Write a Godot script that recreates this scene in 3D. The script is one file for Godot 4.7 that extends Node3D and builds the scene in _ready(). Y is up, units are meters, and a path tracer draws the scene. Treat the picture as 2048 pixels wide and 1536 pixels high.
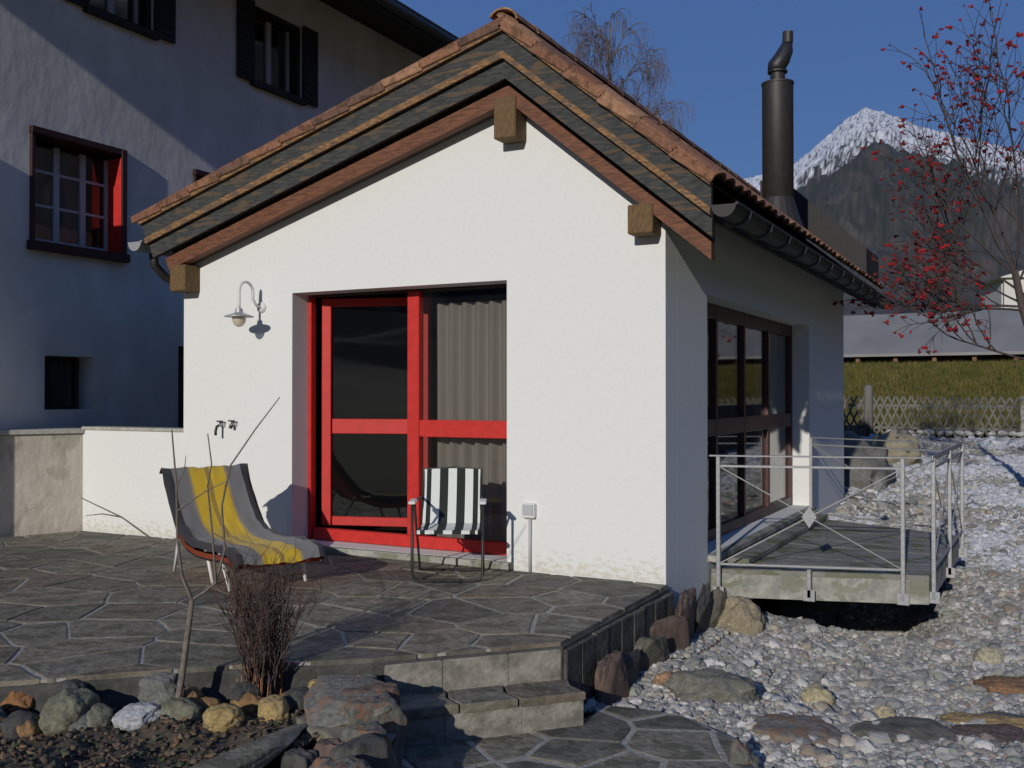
extends Node3D
# A small white garden house with red framed doors, a slate terrace, a gravel yard and a snowy mountain behind.
# x runs along the front wall, -z into the house, y = 0 is the terrace.

var rng := RandomNumberGenerator.new()
var M := {}
var taken := {}

# ------------------------------------------------------------------ naming
func numbered(n: String) -> String:
	if not taken.has(n):
		taken[n] = 0
		return n
	taken[n] += 1
	return "%s_%03d" % [n, taken[n]]

func tag(o: Node, label := "", category := "", group := "", kind := "") -> Node:
	if label: o.set_meta("label", label)
	if category: o.set_meta("category", category)
	if group: o.set_meta("group", group)
	if kind: o.set_meta("kind", kind)
	return o

func thing(called: String, label: String, category: String, at := Vector3.ZERO, turn := 0.0, group := "") -> Node3D:
	var o := Node3D.new()
	o.name = numbered(called)
	add_child(o)
	o.position = at
	o.rotation.y = turn
	tag(o, label, category, group)
	return o

func inst(called: String, mesh: Mesh, mat: Material, parent: Node, at := Vector3.ZERO) -> MeshInstance3D:
	var o := MeshInstance3D.new()
	o.name = called if parent != self else numbered(called)
	o.mesh = mesh
	if mat: o.material_override = mat
	parent.add_child(o, true)
	o.position = at
	return o

func obj(called: String, st: SurfaceTool, mat: Material, parent: Node, smooth := false) -> MeshInstance3D:
	return inst(called, done(st, smooth), mat, parent)

func struct(called: String, st: SurfaceTool, mat: Material, smooth := false) -> MeshInstance3D:
	var o := obj(called, st, mat, self, smooth)
	o.set_meta("kind", "structure")
	return o

# ------------------------------------------------------------------ mesh helpers
func mb(smooth := false) -> SurfaceTool:
	var st := SurfaceTool.new()
	st.begin(Mesh.PRIMITIVE_TRIANGLES)
	st.set_smooth_group(0 if smooth else -1)
	return st

func done(st: SurfaceTool, _smooth := false) -> ArrayMesh:
	st.generate_normals()
	return st.commit()

func tri(st: SurfaceTool, a: Vector3, b: Vector3, c: Vector3) -> void:
	st.add_vertex(a); st.add_vertex(b); st.add_vertex(c)

func quad(st: SurfaceTool, a: Vector3, b: Vector3, c: Vector3, d: Vector3) -> void:
	tri(st, a, b, c); tri(st, a, c, d)

# box with chamfered edges
func cbox(st: SurfaceTool, c: Vector3, s: Vector3, b := 0.004, q := Basis.IDENTITY) -> void:
	var h := s * 0.5
	b = minf(b, minf(h.x, minf(h.y, h.z)) * 0.5)
	if b <= 0.0:
		var p := []
		for i in 8:
			p.append(c + q * Vector3(h.x if i & 1 else -h.x, h.y if i & 2 else -h.y, h.z if i & 4 else -h.z))
		for f in [[0, 4, 6, 2], [1, 3, 7, 5], [0, 1, 5, 4], [2, 6, 7, 3], [0, 2, 3, 1], [4, 5, 7, 6]]:
			quad(st, p[f[3]], p[f[2]], p[f[1]], p[f[0]])
		return
	# three vertices at each corner, one for each face
	var v := []
	for i in 8:
		var sg := Vector3(1 if i & 1 else -1, 1 if i & 2 else -1, 1 if i & 4 else -1)
		var o := h * sg
		v.append([c + q * (o - Vector3(0, b, b) * sg), c + q * (o - Vector3(b, 0, b) * sg), c + q * (o - Vector3(b, b, 0) * sg)])
	var fs := [[0, [0, 4, 6, 2]], [0, [1, 3, 7, 5]], [1, [0, 1, 5, 4]], [1, [2, 6, 7, 3]], [2, [0, 2, 3, 1]], [2, [4, 5, 7, 6]]]
	for f in fs:
		var k: int = f[0]
		var i: Array = f[1]
		quad(st, v[i[3]][k], v[i[2]][k], v[i[1]][k], v[i[0]][k])
	for e in [[0, 1], [2, 3], [4, 5], [6, 7], [0, 2], [1, 3], [4, 6], [5, 7], [0, 4], [1, 5], [2, 6], [3, 7]]:
		var a: int = e[0]
		var d: int = e[1]
		var ax: int = {1: 0, 2: 1, 4: 2}[a ^ d]
		var k1 := (ax + 1) % 3
		var k2 := (ax + 2) % 3
		quad_out(st, c, v[a][k1], v[d][k1], v[d][k2], v[a][k2])
	for i in 8:
		tri_out(st, c, v[i][0], v[i][1], v[i][2])

func tri_out(st: SurfaceTool, c: Vector3, a: Vector3, b: Vector3, d: Vector3) -> void:
	if (b - a).cross(d - a).dot((a + b + d) / 3.0 - c) > 0.0:
		tri(st, a, d, b)
	else:
		tri(st, a, b, d)

func quad_out(st: SurfaceTool, c: Vector3, p: Vector3, q: Vector3, r: Vector3, s: Vector3) -> void:
	tri_out(st, c, p, q, r)
	tri_out(st, c, p, r, s)

# a box from a to b (corners)
func bx(st: SurfaceTool, a: Vector3, b: Vector3, ch := 0.004) -> void:
	cbox(st, (a + b) * 0.5, (b - a).abs(), ch)

# a straight bar of w x h from a to b
func bar(st: SurfaceTool, a: Vector3, b: Vector3, w: float, h: float, up := Vector3.UP, ch := 0.002) -> void:
	var d := b - a
	var z := d.normalized()
	if absf(z.dot(up)) > 0.99: up = Vector3.RIGHT
	var x := up.cross(z).normalized()
	var y := z.cross(x)
	cbox(st, (a + b) * 0.5, Vector3(w, h, d.length()), ch, Basis(x, y, z))

func tube(st: SurfaceTool, pts: Array, radii, sides := 8, caps := true) -> void:
	var n := pts.size()
	var rings := []
	var ref := Vector3.UP
	var d0: Vector3 = (pts[1] - pts[0]).normalized()
	if absf(d0.dot(ref)) > 0.9: ref = Vector3.RIGHT
	for i in n:
		var d: Vector3
		if i == 0: d = pts[1] - pts[0]
		elif i == n - 1: d = pts[i] - pts[i - 1]
		else: d = (pts[i + 1] - pts[i - 1])
		d = d.normalized()
		var x := ref.cross(d)
		if x.length() < 0.01: x = Vector3.FORWARD.cross(d)
		x = x.normalized()
		var y := d.cross(x)
		ref = y
		if ref.cross(d).length() < 0.01: ref = x
		var r: float = radii[i] if radii is Array else radii
		var ring := []
		for k in sides:
			var a := TAU * k / sides
			ring.append(pts[i] + (x * cos(a) + y * sin(a)) * r)
		rings.append(ring)
		ref = y
	for i in n - 1:
		for k in sides:
			var k2 := (k + 1) % sides
			quad(st, rings[i][k], rings[i + 1][k], rings[i + 1][k2], rings[i][k2])
	if caps:
		for k in range(1, sides - 1):
			tri(st, rings[0][0], rings[0][k], rings[0][k + 1])
			tri(st, rings[n - 1][0], rings[n - 1][k + 1], rings[n - 1][k])

func lathe(st: SurfaceTool, at: Vector3, prof: Array, sides := 20, q := Basis.IDENTITY) -> void:
	for i in prof.size() - 1:
		for k in sides:
			var a := TAU * k / sides
			var b := TAU * (k + 1) / sides
			var p: Vector2 = prof[i]
			var r: Vector2 = prof[i + 1]
			var v0 := at + q * Vector3(cos(a) * p.x, p.y, sin(a) * p.x)
			var v1 := at + q * Vector3(cos(b) * p.x, p.y, sin(b) * p.x)
			var v2 := at + q * Vector3(cos(b) * r.x, r.y, sin(b) * r.x)
			var v3 := at + q * Vector3(cos(a) * r.x, r.y, sin(a) * r.x)
			if p.x < 0.0001: tri(st, v0, v3, v2)
			elif r.x < 0.0001: tri(st, v0, v2, v1)
			else: quad(st, v0, v3, v2, v1)

# upright prism over a polygon in x,z, with a small bevel round the top
func slab(st: SurfaceTool, poly: PackedVector2Array, y0: float, y1: float, bev := 0.006, tilt := Vector2.ZERO) -> void:
	if Geometry2D.is_polygon_clockwise(poly): poly.reverse()
	var n := poly.size()
	var c := Vector2.ZERO
	for p in poly: c += p
	c /= n
	var top := PackedVector2Array()
	for p in poly:
		var d := c - p
		top.append(p + d.normalized() * minf(bev * 1.3, d.length() * 0.4))
	var lift := func(p: Vector2) -> float: return (p - c).dot(tilt)
	var idx := Geometry2D.triangulate_polygon(top)
	for i in range(0, idx.size(), 3):
		var a := top[idx[i]]
		var b := top[idx[i + 1]]
		var e := top[idx[i + 2]]
		var va := Vector3(a.x, y1 + lift.call(a), a.y)
		var vb := Vector3(b.x, y1 + lift.call(b), b.y)
		var vc := Vector3(e.x, y1 + lift.call(e), e.y)
		if (vb - va).cross(vc - va).y > 0.0: tri(st, va, vc, vb)
		else: tri(st, va, vb, vc)
	for i in n:
		var j := (i + 1) % n
		var p := poly[i]
		var q := poly[j]
		var p1 := Vector3(p.x, y1 - bev + lift.call(p), p.y)
		var q1 := Vector3(q.x, y1 - bev + lift.call(q), q.y)
		quad(st, p1, q1, Vector3(top[j].x, y1 + lift.call(top[j]), top[j].y), Vector3(top[i].x, y1 + lift.call(top[i]), top[i].y))
		quad(st, Vector3(p.x, y0, p.y), Vector3(q.x, y0, q.y), q1, p1)

# a prism of a polygon in x,y between z0 and z1
func prism_xy(st: SurfaceTool, poly: Array, z0: float, z1: float) -> void:
	var pv := PackedVector2Array(poly)
	if not Geometry2D.is_polygon_clockwise(pv): pv.reverse()
	var idx := Geometry2D.triangulate_polygon(pv)
	var c := Vector3.ZERO
	for p in pv: c += Vector3(p.x, p.y, (z0 + z1) * 0.5)
	c /= pv.size()
	for z in [z0, z1]:
		for i in range(0, idx.size(), 3):
			var a := Vector3(pv[idx[i]].x, pv[idx[i]].y, z)
			var b := Vector3(pv[idx[i + 1]].x, pv[idx[i + 1]].y, z)
			var d := Vector3(pv[idx[i + 2]].x, pv[idx[i + 2]].y, z)
			var up := (b - a).cross(d - a).z
			if (up > 0.0) == (z == maxf(z0, z1)): tri(st, a, d, b)
			else: tri(st, a, b, d)
	for i in pv.size():
		var p := pv[i]
		var q := pv[(i + 1) % pv.size()]
		quad(st, Vector3(p.x, p.y, z1), Vector3(p.x, p.y, z0), Vector3(q.x, q.y, z0), Vector3(q.x, q.y, z1))

# wall panel with rectangular openings; o = origin, u/v/w = axes, w is the way the thickness goes
func wall(st: SurfaceTool, o: Vector3, u: Vector3, v: Vector3, w: Vector3, r: Rect2, holes: Array) -> void:
	var us := [r.position.x, r.end.x]
	var vs := [r.position.y, r.end.y]
	for h in holes:
		us.append(h.position.x); us.append(h.end.x)
		vs.append(h.position.y); vs.append(h.end.y)
	us.sort(); vs.sort()
	var solid := func(a: float, b: float) -> bool:
		if a < r.position.x or a > r.end.x or b < r.position.y or b > r.end.y: return false
		for h in holes:
			if h.has_point(Vector2(a, b)): return false
		return true
	for i in us.size() - 1:
		for j in vs.size() - 1:
			var a0: float = us[i]
			var a1: float = us[i + 1]
			var b0: float = vs[j]
			var b1: float = vs[j + 1]
			if a1 - a0 < 1e-5 or b1 - b0 < 1e-5: continue
			var am := (a0 + a1) * 0.5
			var bm := (b0 + b1) * 0.5
			if not solid.call(am, bm): continue
			var p00 := o + u * a0 + v * b0
			var p10 := o + u * a1 + v * b0
			var p11 := o + u * a1 + v * b1
			var p01 := o + u * a0 + v * b1
			var c := (p00 + p11 + w) * 0.5
			quad_out(st, c, p00, p10, p11, p01)
			quad_out(st, c, p00 + w, p10 + w, p11 + w, p01 + w)
			if not solid.call(a0 - 1e-4, bm): quad_out(st, c, p00, p01, p01 + w, p00 + w)
			if not solid.call(a1 + 1e-4, bm): quad_out(st, c, p10, p11, p11 + w, p10 + w)
			if not solid.call(am, b0 - 1e-4): quad_out(st, c, p00, p10, p10 + w, p00 + w)
			if not solid.call(am, b1 + 1e-4): quad_out(st, c, p01, p11, p11 + w, p01 + w)

var ico_v := []
var ico_f := []
func ico(level: int) -> Array:
	var t := (1.0 + sqrt(5.0)) / 2.0
	var v := [Vector3(-1, t, 0), Vector3(1, t, 0), Vector3(-1, -t, 0), Vector3(1, -t, 0), Vector3(0, -1, t), Vector3(0, 1, t), Vector3(0, -1, -t), Vector3(0, 1, -t), Vector3(t, 0, -1), Vector3(t, 0, 1), Vector3(-t, 0, -1), Vector3(-t, 0, 1)]
	for i in v.size(): v[i] = v[i].normalized()
	var f := [[0, 11, 5], [0, 5, 1], [0, 1, 7], [0, 7, 10], [0, 10, 11], [1, 5, 9], [5, 11, 4], [11, 10, 2], [10, 7, 6], [7, 1, 8], [3, 9, 4], [3, 4, 2], [3, 2, 6], [3, 6, 8], [3, 8, 9], [4, 9, 5], [2, 4, 11], [6, 2, 10], [8, 6, 7], [9, 8, 1]]
	for l in level:
		var mid := {}
		var nf := []
		for t3 in f:
			var m := []
			for k in 3:
				var a: int = t3[k]
				var b: int = t3[(k + 1) % 3]
				var key := mini(a, b) * 100000 + maxi(a, b)
				if not mid.has(key):
					mid[key] = v.size()
					v.append(((v[a] + v[b]) * 0.5).normalized())
				m.append(mid[key])
			nf.append([t3[0], m[0], m[2]]); nf.append([t3[1], m[1], m[0]]); nf.append([t3[2], m[2], m[1]]); nf.append([m[0], m[1], m[2]])
		f = nf
	return [v, f]

# a weathered stone: a ball cut by random planes and roughened
func rock_mesh(sd: int, size: Vector3, level := 2, rough := 0.10, cuts := 9, boxy := 2.0, faceted := false) -> ArrayMesh:
	var r := RandomNumberGenerator.new()
	r.seed = sd
	var nz := FastNoiseLite.new()
	nz.seed = sd
	nz.frequency = 1.1
	nz.fractal_octaves = 4
	var g := ico(level)
	var planes := []
	for i in cuts:
		planes.append([Vector3(r.randf_range(-1, 1), r.randf_range(-1, 1), r.randf_range(-1, 1)).normalized(), r.randf_range(0.62, 0.9) * (1.0 if boxy < 2.5 else 1.28)])
	var v := []
	for p in g[0]:
		var q: Vector3 = p
		var k := 1.0 / pow(pow(absf(q.x), boxy) + pow(absf(q.y), boxy) + pow(absf(q.z), boxy), 1.0 / boxy)
		for pl in planes:
			var dd: float = q.dot(pl[0])
			if dd > 0.01: k = minf(k, pl[1] / dd)
		k *= 1.0 + nz.get_noise_3dv(q * 1.5) * rough * 2.2
		v.append(q * k * size * 0.5)
	var st := mb(not faceted)
	for t in g[1]:
		tri(st, v[t[0]], v[t[2]], v[t[1]])
	return done(st)

# ------------------------------------------------------------------ materials
func noise_img(sd: int, freq: float, oct: int, size := 512, kind := FastNoiseLite.TYPE_SIMPLEX_SMOOTH) -> Image:
	var n := FastNoiseLite.new()
	n.seed = sd
	n.frequency = freq
	n.noise_type = kind
	n.fractal_octaves = oct
	n.fractal_gain = 0.55
	return n.get_seamless_image(size, size, false, false, 0.15)

var normal_cache := {}
func normal_tex(sd: int, freq: float, oct: int, amount: float) -> ImageTexture:
	var key := "%d %f %d %f" % [sd, freq, oct, amount]
	if normal_cache.has(key): return normal_cache[key]
	var im := noise_img(sd, freq, oct, 512)
	im.bump_map_to_normal_map(amount)
	normal_cache[key] = ImageTexture.create_from_image(im)
	return normal_cache[key]

# c1..c2 are linear base colours mixed by noise; a third colour comes in as patches
func pm(c1: Color, c2: Color, rough := 0.85, scale := Vector3.ONE, sd := 1, freq := 0.012, oct := 5, bump := 0.0, c3 := Color(0, 0, 0, 0), patch := 0.62, size := 512) -> StandardMaterial3D:
	var a := noise_img(sd, freq, oct, size)
	var b := noise_img(sd + 77, 0.006, 4, size)
	var im := Image.create(size, size, true, Image.FORMAT_RGB8)
	for y in size:
		for x in size:
			var t := clampf((a.get_pixel(x, y).r - 0.5) * 1.6 + 0.5, 0, 1)
			var c := c1.lerp(c2, t)
			if c3.a > 0.0:
				var p := b.get_pixel(x, y).r + (t - 0.5) * 0.22
				c = c.lerp(c3, smoothstep(patch, patch + 0.1, p) * c3.a)
			im.set_pixel(x, y, c.linear_to_srgb())
	im.generate_mipmaps()
	var m := StandardMaterial3D.new()
	m.albedo_texture = ImageTexture.create_from_image(im)
	m.roughness = rough
	m.uv1_triplanar = true
	m.uv1_world_triplanar = true
	m.uv1_scale = scale
	if bump > 0.0:
		m.normal_enabled = true
		m.normal_texture = normal_tex(sd % 5 + 3, 0.03, 5, 6.0)
		m.normal_scale = bump
	return m

func lin(r: float, g: float, b: float) -> Color:
	return Color(r, g, b)

func flat(c: Color, rough := 0.6, metal := 0.0) -> StandardMaterial3D:
	var m := StandardMaterial3D.new()
	m.albedo_color = c.linear_to_srgb()
	m.roughness = rough
	m.metallic = metal
	return m

# same textures, another tone
func tint(m: StandardMaterial3D, c: Color) -> StandardMaterial3D:
	var o: StandardMaterial3D = m.duplicate()
	o.albedo_color = c.linear_to_srgb()
	return o

func make_materials() -> void:
	M.plaster = pm(lin(0.705, 0.715, 0.695), lin(0.735, 0.745, 0.725), 0.92, Vector3.ONE * 0.7, 11, 0.05, 6, 0.03)
	M.plaster_grey = pm(lin(0.58, 0.58, 0.55), lin(0.70, 0.70, 0.665), 0.93, Vector3(0.35, 0.2, 0.35), 12, 0.008, 6, 0.07, Color(0.52, 0.53, 0.50, 0.4), 0.52)
	M.plaster_beige = pm(lin(0.46, 0.42, 0.35), lin(0.56, 0.52, 0.44), 0.93, Vector3(0.6, 0.3, 0.6), 13, 0.015, 5, 0.4, lin(0.36, 0.33, 0.27), 0.6)
	M.coping = pm(lin(0.34, 0.33, 0.29), lin(0.48, 0.47, 0.42), 0.9, Vector3.ONE, 14, 0.02, 5, 0.4)
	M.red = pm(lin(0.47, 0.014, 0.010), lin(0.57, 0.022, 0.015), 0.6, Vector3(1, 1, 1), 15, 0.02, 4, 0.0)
	M.maroon = pm(lin(0.028, 0.0065, 0.0075), lin(0.042, 0.008, 0.009), 0.5, Vector3(1, 1, 1), 16, 0.02, 4, 0.0)  # window surround red, darkened so that it looks shaded
	M.red_shaded = pm(lin(0.052, 0.017, 0.015), lin(0.080, 0.023, 0.019), 0.45, Vector3(1, 1, 1), 15, 0.02, 4, 0.0)  # the door red again, darkened to give the side frames their shade
	M.slate = []
	var base := pm(lin(0.50, 0.49, 0.46), lin(0.95, 0.94, 0.90), 0.8, Vector3(1.4, 1.4, 1.4), 21, 0.014, 6, 0.55, lin(0.40, 0.42, 0.36), 0.6)
	for c in [lin(0.215, 0.200, 0.162), lin(0.265, 0.243, 0.195), lin(0.165, 0.155, 0.132), lin(0.29, 0.262, 0.205), lin(0.235, 0.198, 0.155)]:
		M.slate.append(tint(base, c))
	M.slate_dark = tint(base, lin(0.10, 0.098, 0.094))
	M.slate_brown = pm(lin(0.07, 0.05, 0.042), lin(0.17, 0.115, 0.088), 0.85, Vector3(2.4, 0.7, 2.4), 22, 0.02, 5, 0.5)
	M.mortar = pm(lin(0.27, 0.26, 0.225), lin(0.42, 0.40, 0.35), 0.95, Vector3.ONE * 2.0, 23, 0.02, 5, 0.6)
	M.stone_riser = pm(lin(0.12, 0.115, 0.092), lin(0.32, 0.30, 0.25), 0.92, Vector3(1.6, 1.6, 1.6), 29, 0.012, 6, 0.7, Color(0.36, 0.34, 0.30, 0.4), 0.55)
	M.concrete = pm(lin(0.22, 0.22, 0.195), lin(0.42, 0.41, 0.36), 0.92, Vector3(1.1, 1.1, 1.1), 24, 0.012, 6, 0.5, lin(0.20, 0.21, 0.15), 0.55)
	M.concrete_deck = pm(lin(0.19, 0.185, 0.165), lin(0.28, 0.275, 0.25), 0.9, Vector3(0.7, 0.7, 0.7), 25, 0.012, 6, 0.4, lin(0.14, 0.15, 0.09), 0.6)
	M.soil = pm(lin(0.045, 0.034, 0.024), lin(0.12, 0.092, 0.066), 0.97, Vector3.ONE * 1.8, 26, 0.03, 6, 1.0, lin(0.05, 0.06, 0.03), 0.6)
	M.gravel_bed = pm(lin(0.17, 0.165, 0.155), lin(0.44, 0.43, 0.41), 0.95, Vector3.ONE * 1.6, 27, 0.06, 5, 1.0)
	M.grass = pm(lin(0.085, 0.090, 0.010), lin(0.16, 0.145, 0.022), 0.95, Vector3.ONE * 0.2, 28, 0.03, 6, 0.8, lin(0.13, 0.10, 0.04), 0.58)
	M.wood_brown = pm(lin(0.085, 0.030, 0.014), lin(0.19, 0.070, 0.030), 0.7, Vector3(0.6, 4.0, 4.0), 31, 0.02, 5, 0.3)
	M.wood_end = pm(lin(0.095, 0.056, 0.024), lin(0.175, 0.105, 0.040), 0.8, Vector3(6, 1.5, 3), 32, 0.02, 5, 0.4)
	M.wood_grey = pm(lin(0.026, 0.029, 0.029), lin(0.062, 0.066, 0.062), 0.85, Vector3(0.7, 4.0, 4.0), 33, 0.02, 5, 0.35, Color(0.12, 0.075, 0.04, 0.7), 0.62)
	M.wood_tan = pm(lin(0.10, 0.052, 0.022), lin(0.34, 0.185, 0.078), 0.8, Vector3(1.2, 5.0, 5.0), 34, 0.02, 5, 0.3, Color(0.07, 0.06, 0.05, 0.7), 0.55)
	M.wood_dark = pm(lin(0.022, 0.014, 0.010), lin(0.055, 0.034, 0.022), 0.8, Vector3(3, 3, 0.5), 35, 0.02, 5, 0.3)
	M.wood_fence = pm(lin(0.10, 0.096, 0.086), lin(0.20, 0.19, 0.17), 0.9, Vector3(4, 1, 4), 36, 0.02, 5, 0.3)
	M.tile = []
	var tb := pm(lin(0.62, 0.58, 0.55), lin(1, 1, 1), 0.85, Vector3.ONE * 2.2, 37, 0.02, 5, 0.4, lin(0.42, 0.42, 0.36), 0.6)
	for c in [lin(0.30, 0.145, 0.082), lin(0.24, 0.112, 0.065), lin(0.40, 0.22, 0.13), lin(0.18, 0.098, 0.066)]:
		M.tile.append(tint(tb, c))
	M.dark_metal = pm(lin(0.018, 0.016, 0.015), lin(0.034, 0.030, 0.028), 0.55, Vector3(3, 0.6, 3), 38, 0.02, 4, 0.0)
	M.gutter = flat(lin(0.022, 0.021, 0.021), 0.6, 0.1)
	M.gutter_strap = flat(lin(0.09, 0.095, 0.105), 0.6, 0.1)
	M.zinc = flat(lin(0.40, 0.41, 0.42), 0.5, 0.5)
	M.steel = pm(lin(0.27, 0.275, 0.28), lin(0.38, 0.385, 0.39), 0.55, Vector3.ONE * 3, 39, 0.02, 4, 0.0)
	M.steel.metallic = 0.35
	M.black = flat(lin(0.018, 0.018, 0.02), 0.5)
	M.white_paint = flat(lin(0.70, 0.70, 0.68), 0.5)
	M.window_white = flat(lin(0.42, 0.44, 0.45), 0.6)
	M.shutter = pm(lin(0.010, 0.009, 0.010), lin(0.022, 0.019, 0.019), 0.7, Vector3(2, 2, 2), 40, 0.02, 4, 0.0)
	var g := StandardMaterial3D.new()
	g.transparency = BaseMaterial3D.TRANSPARENCY_ALPHA
	g.albedo_color = Color(0.10, 0.11, 0.12, 0.22)
	g.roughness = 0.03
	g.metallic_specular = 0.6
	M.glass = g
	var g2: StandardMaterial3D = g.duplicate()
	g2.albedo_color = Color(0.10, 0.11, 0.12, 0.30)
	g2.metallic_specular = 0.8
	M.glass_side = g2
	M.curtain = pm(lin(0.40, 0.375, 0.325), lin(0.48, 0.45, 0.395), 0.95, Vector3(6, 6, 6), 41, 0.03, 4, 0.0)
	M.curtain.backlight_enabled = true
	M.curtain.backlight = Color(0.12, 0.12, 0.11)
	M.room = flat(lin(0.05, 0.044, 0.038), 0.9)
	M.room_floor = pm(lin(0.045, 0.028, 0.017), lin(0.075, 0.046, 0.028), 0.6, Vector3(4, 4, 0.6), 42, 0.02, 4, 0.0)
	M.bark = pm(lin(0.10, 0.085, 0.07), lin(0.22, 0.19, 0.16), 0.9, Vector3(6, 2, 6), 43, 0.02, 5, 0.4)
	M.bark_dark = pm(lin(0.05, 0.038, 0.034), lin(0.10, 0.078, 0.070), 0.9, Vector3(5, 2, 5), 44, 0.02, 5, 0.3)
	M.twig_brown = pm(lin(0.075, 0.040, 0.032), lin(0.14, 0.080, 0.062), 0.9, Vector3(5, 5, 5), 45, 0.02, 4, 0.0)
	M.twig_birch = flat(lin(0.125, 0.10, 0.10), 0.9)
	M.berry = flat(lin(0.34, 0.012, 0.018), 0.4)
	M.roof_metal = pm(lin(0.17, 0.172, 0.17), lin(0.23, 0.232, 0.225), 0.6, Vector3(0.05, 0.05, 0.05), 46, 0.02, 4, 0.0)
	M.far_white = flat(lin(0.62, 0.61, 0.58), 0.9)
	M.vc = StandardMaterial3D.new()
	M.vc.vertex_color_use_as_albedo = true
	M.vc.roughness = 0.95

var rock_mats := {}
func rock_mat(c: Color) -> StandardMaterial3D:
	var key := "%.2f %.2f %.2f" % [c.r, c.g, c.b]
	if not rock_mats.has(key):
		if not M.has("rock_base"):
			M.rock_base = pm(lin(0.38, 0.38, 0.37), lin(1.0, 1.0, 1.0), 0.9, Vector3.ONE * 3.0, 51, 0.03, 7, 1.2, Color(0.45, 0.44, 0.38, 0.6), 0.55)
		rock_mats[key] = tint(M.rock_base, c)
	return rock_mats[key]

# ------------------------------------------------------------------ scene
func _ready() -> void:
	rng.seed = 4711
	setup_view()
	make_materials()
	ground()
	hills()
	terrace()
	stone_steps()
	path()
	garden_walls()
	garden_house()
	big_house()
	balcony()
	background()
	bed()
	gravel_yard()
	fittings()
	lounge_chair()
	striped_chair()
	plants()
	rowan()
	birch()

func setup_view() -> void:
	var cam := Camera3D.new()
	cam.name = "camera"
	cam.fov = 42.145
	cam.near = 0.05
	cam.far = 12000.0
	add_child(cam)
	cam.position = Vector3(2.319, 1.33, 6.722)
	cam.rotation_degrees = Vector3(0.632, 27.8, 0)
	cam.current = true
	var we := WorldEnvironment.new()
	we.name = "environment"
	var e := Environment.new()
	e.background_mode = Environment.BG_SKY
	var sky := Sky.new()
	var sm := ProceduralSkyMaterial.new()
	sm.sky_top_color = Color(0.25, 0.388, 0.625)
	sm.sky_horizon_color = Color(0.44, 0.60, 0.79)
	sm.sky_curve = 0.12
	sm.ground_bottom_color = Color(0.16, 0.15, 0.13)
	sm.ground_horizon_color = Color(0.30, 0.33, 0.36)
	sm.sun_angle_max = 1.0
	sky.sky_material = sm
	e.sky = sky
	e.tonemap_mode = Environment.TONE_MAPPER_LINEAR
	e.tonemap_exposure = 0.89
	e.fog_enabled = true
	e.fog_density = 0.000018
	e.fog_light_color = Color(0.62, 0.70, 0.82)
	e.sdfgi_enabled = true
	e.ssao_enabled = true
	e.ssil_enabled = true
	we.environment = e
	add_child(we)
	var sun := DirectionalLight3D.new()
	sun.name = "sun"
	sun.light_energy = 1.09
	sun.light_color = Color(1.0, 0.975, 0.935)
	sun.light_angular_distance = 0.5
	sun.shadow_enabled = true
	add_child(sun)
	sun.look_at_from_position(Vector3.ZERO, Vector3(-0.095, -0.31, -1.0), Vector3.UP)

# height of the yard and the land behind it
func land(x: float, z: float) -> float:
	var y := -0.42
	if z < -2.0: y = lerpf(-0.42, 0.36, clampf((-2.0 - z) / 15.0, 0, 1))
	if z < -18.5: y = lerpf(0.36, 2.5, smoothstep(18.5, 37.0, -z))
	# the yard falls off to the right towards the balcony and drops into a hollow below its slab
	y -= 0.17 * smoothstep(0.3, 1.6, x) * smoothstep(1.6, 0.0, z) * smoothstep(-7.0, -4.0, z)
	var inside := minf(minf(-1.10 - 0.30 * x - z, z + 4.9 - 0.5 * maxf(x, 0.0)), 1.66 - x)
	y -= 0.75 * smoothstep(0.0, 0.75, inside)
	return y

func ground() -> void:
	var st := mb(true)
	var xs := [-3000.0, -900.0, -250.0, -80.0, -40.0, -20.0, -14.0]
	var zs := [3000.0, 900.0, 250.0, 80.0, 40.0, 20.0, 12.0, 8.0, 4.0, 2.0]
	var x := -12.0
	while x < 14.0:
		xs.append(x); x += 1.0
	xs.append_array([16.0, 20.0, 30.0, 45.0, 80.0, 250.0, 900.0, 3000.0])
	var z := 0.0
	while z > -42.0:
		zs.append(z); z -= 1.0
	zs.append_array([-50.0, -80.0, -250.0, -900.0, -3000.0])
	var P := func(i: int, j: int) -> Vector3: return Vector3(xs[i], -2.0 if xs[i] > -0.5 and xs[i] < 2.9 and zs[j] < 3.0 and zs[j] > -16.0 else land(xs[i], zs[j]) - 0.05, zs[j])
	for i in xs.size() - 1:
		for j in zs.size() - 1:
			quad(st, P.call(i, j), P.call(i, j + 1), P.call(i + 1, j + 1), P.call(i + 1, j))
	struct("ground", st, M.grass)

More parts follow.
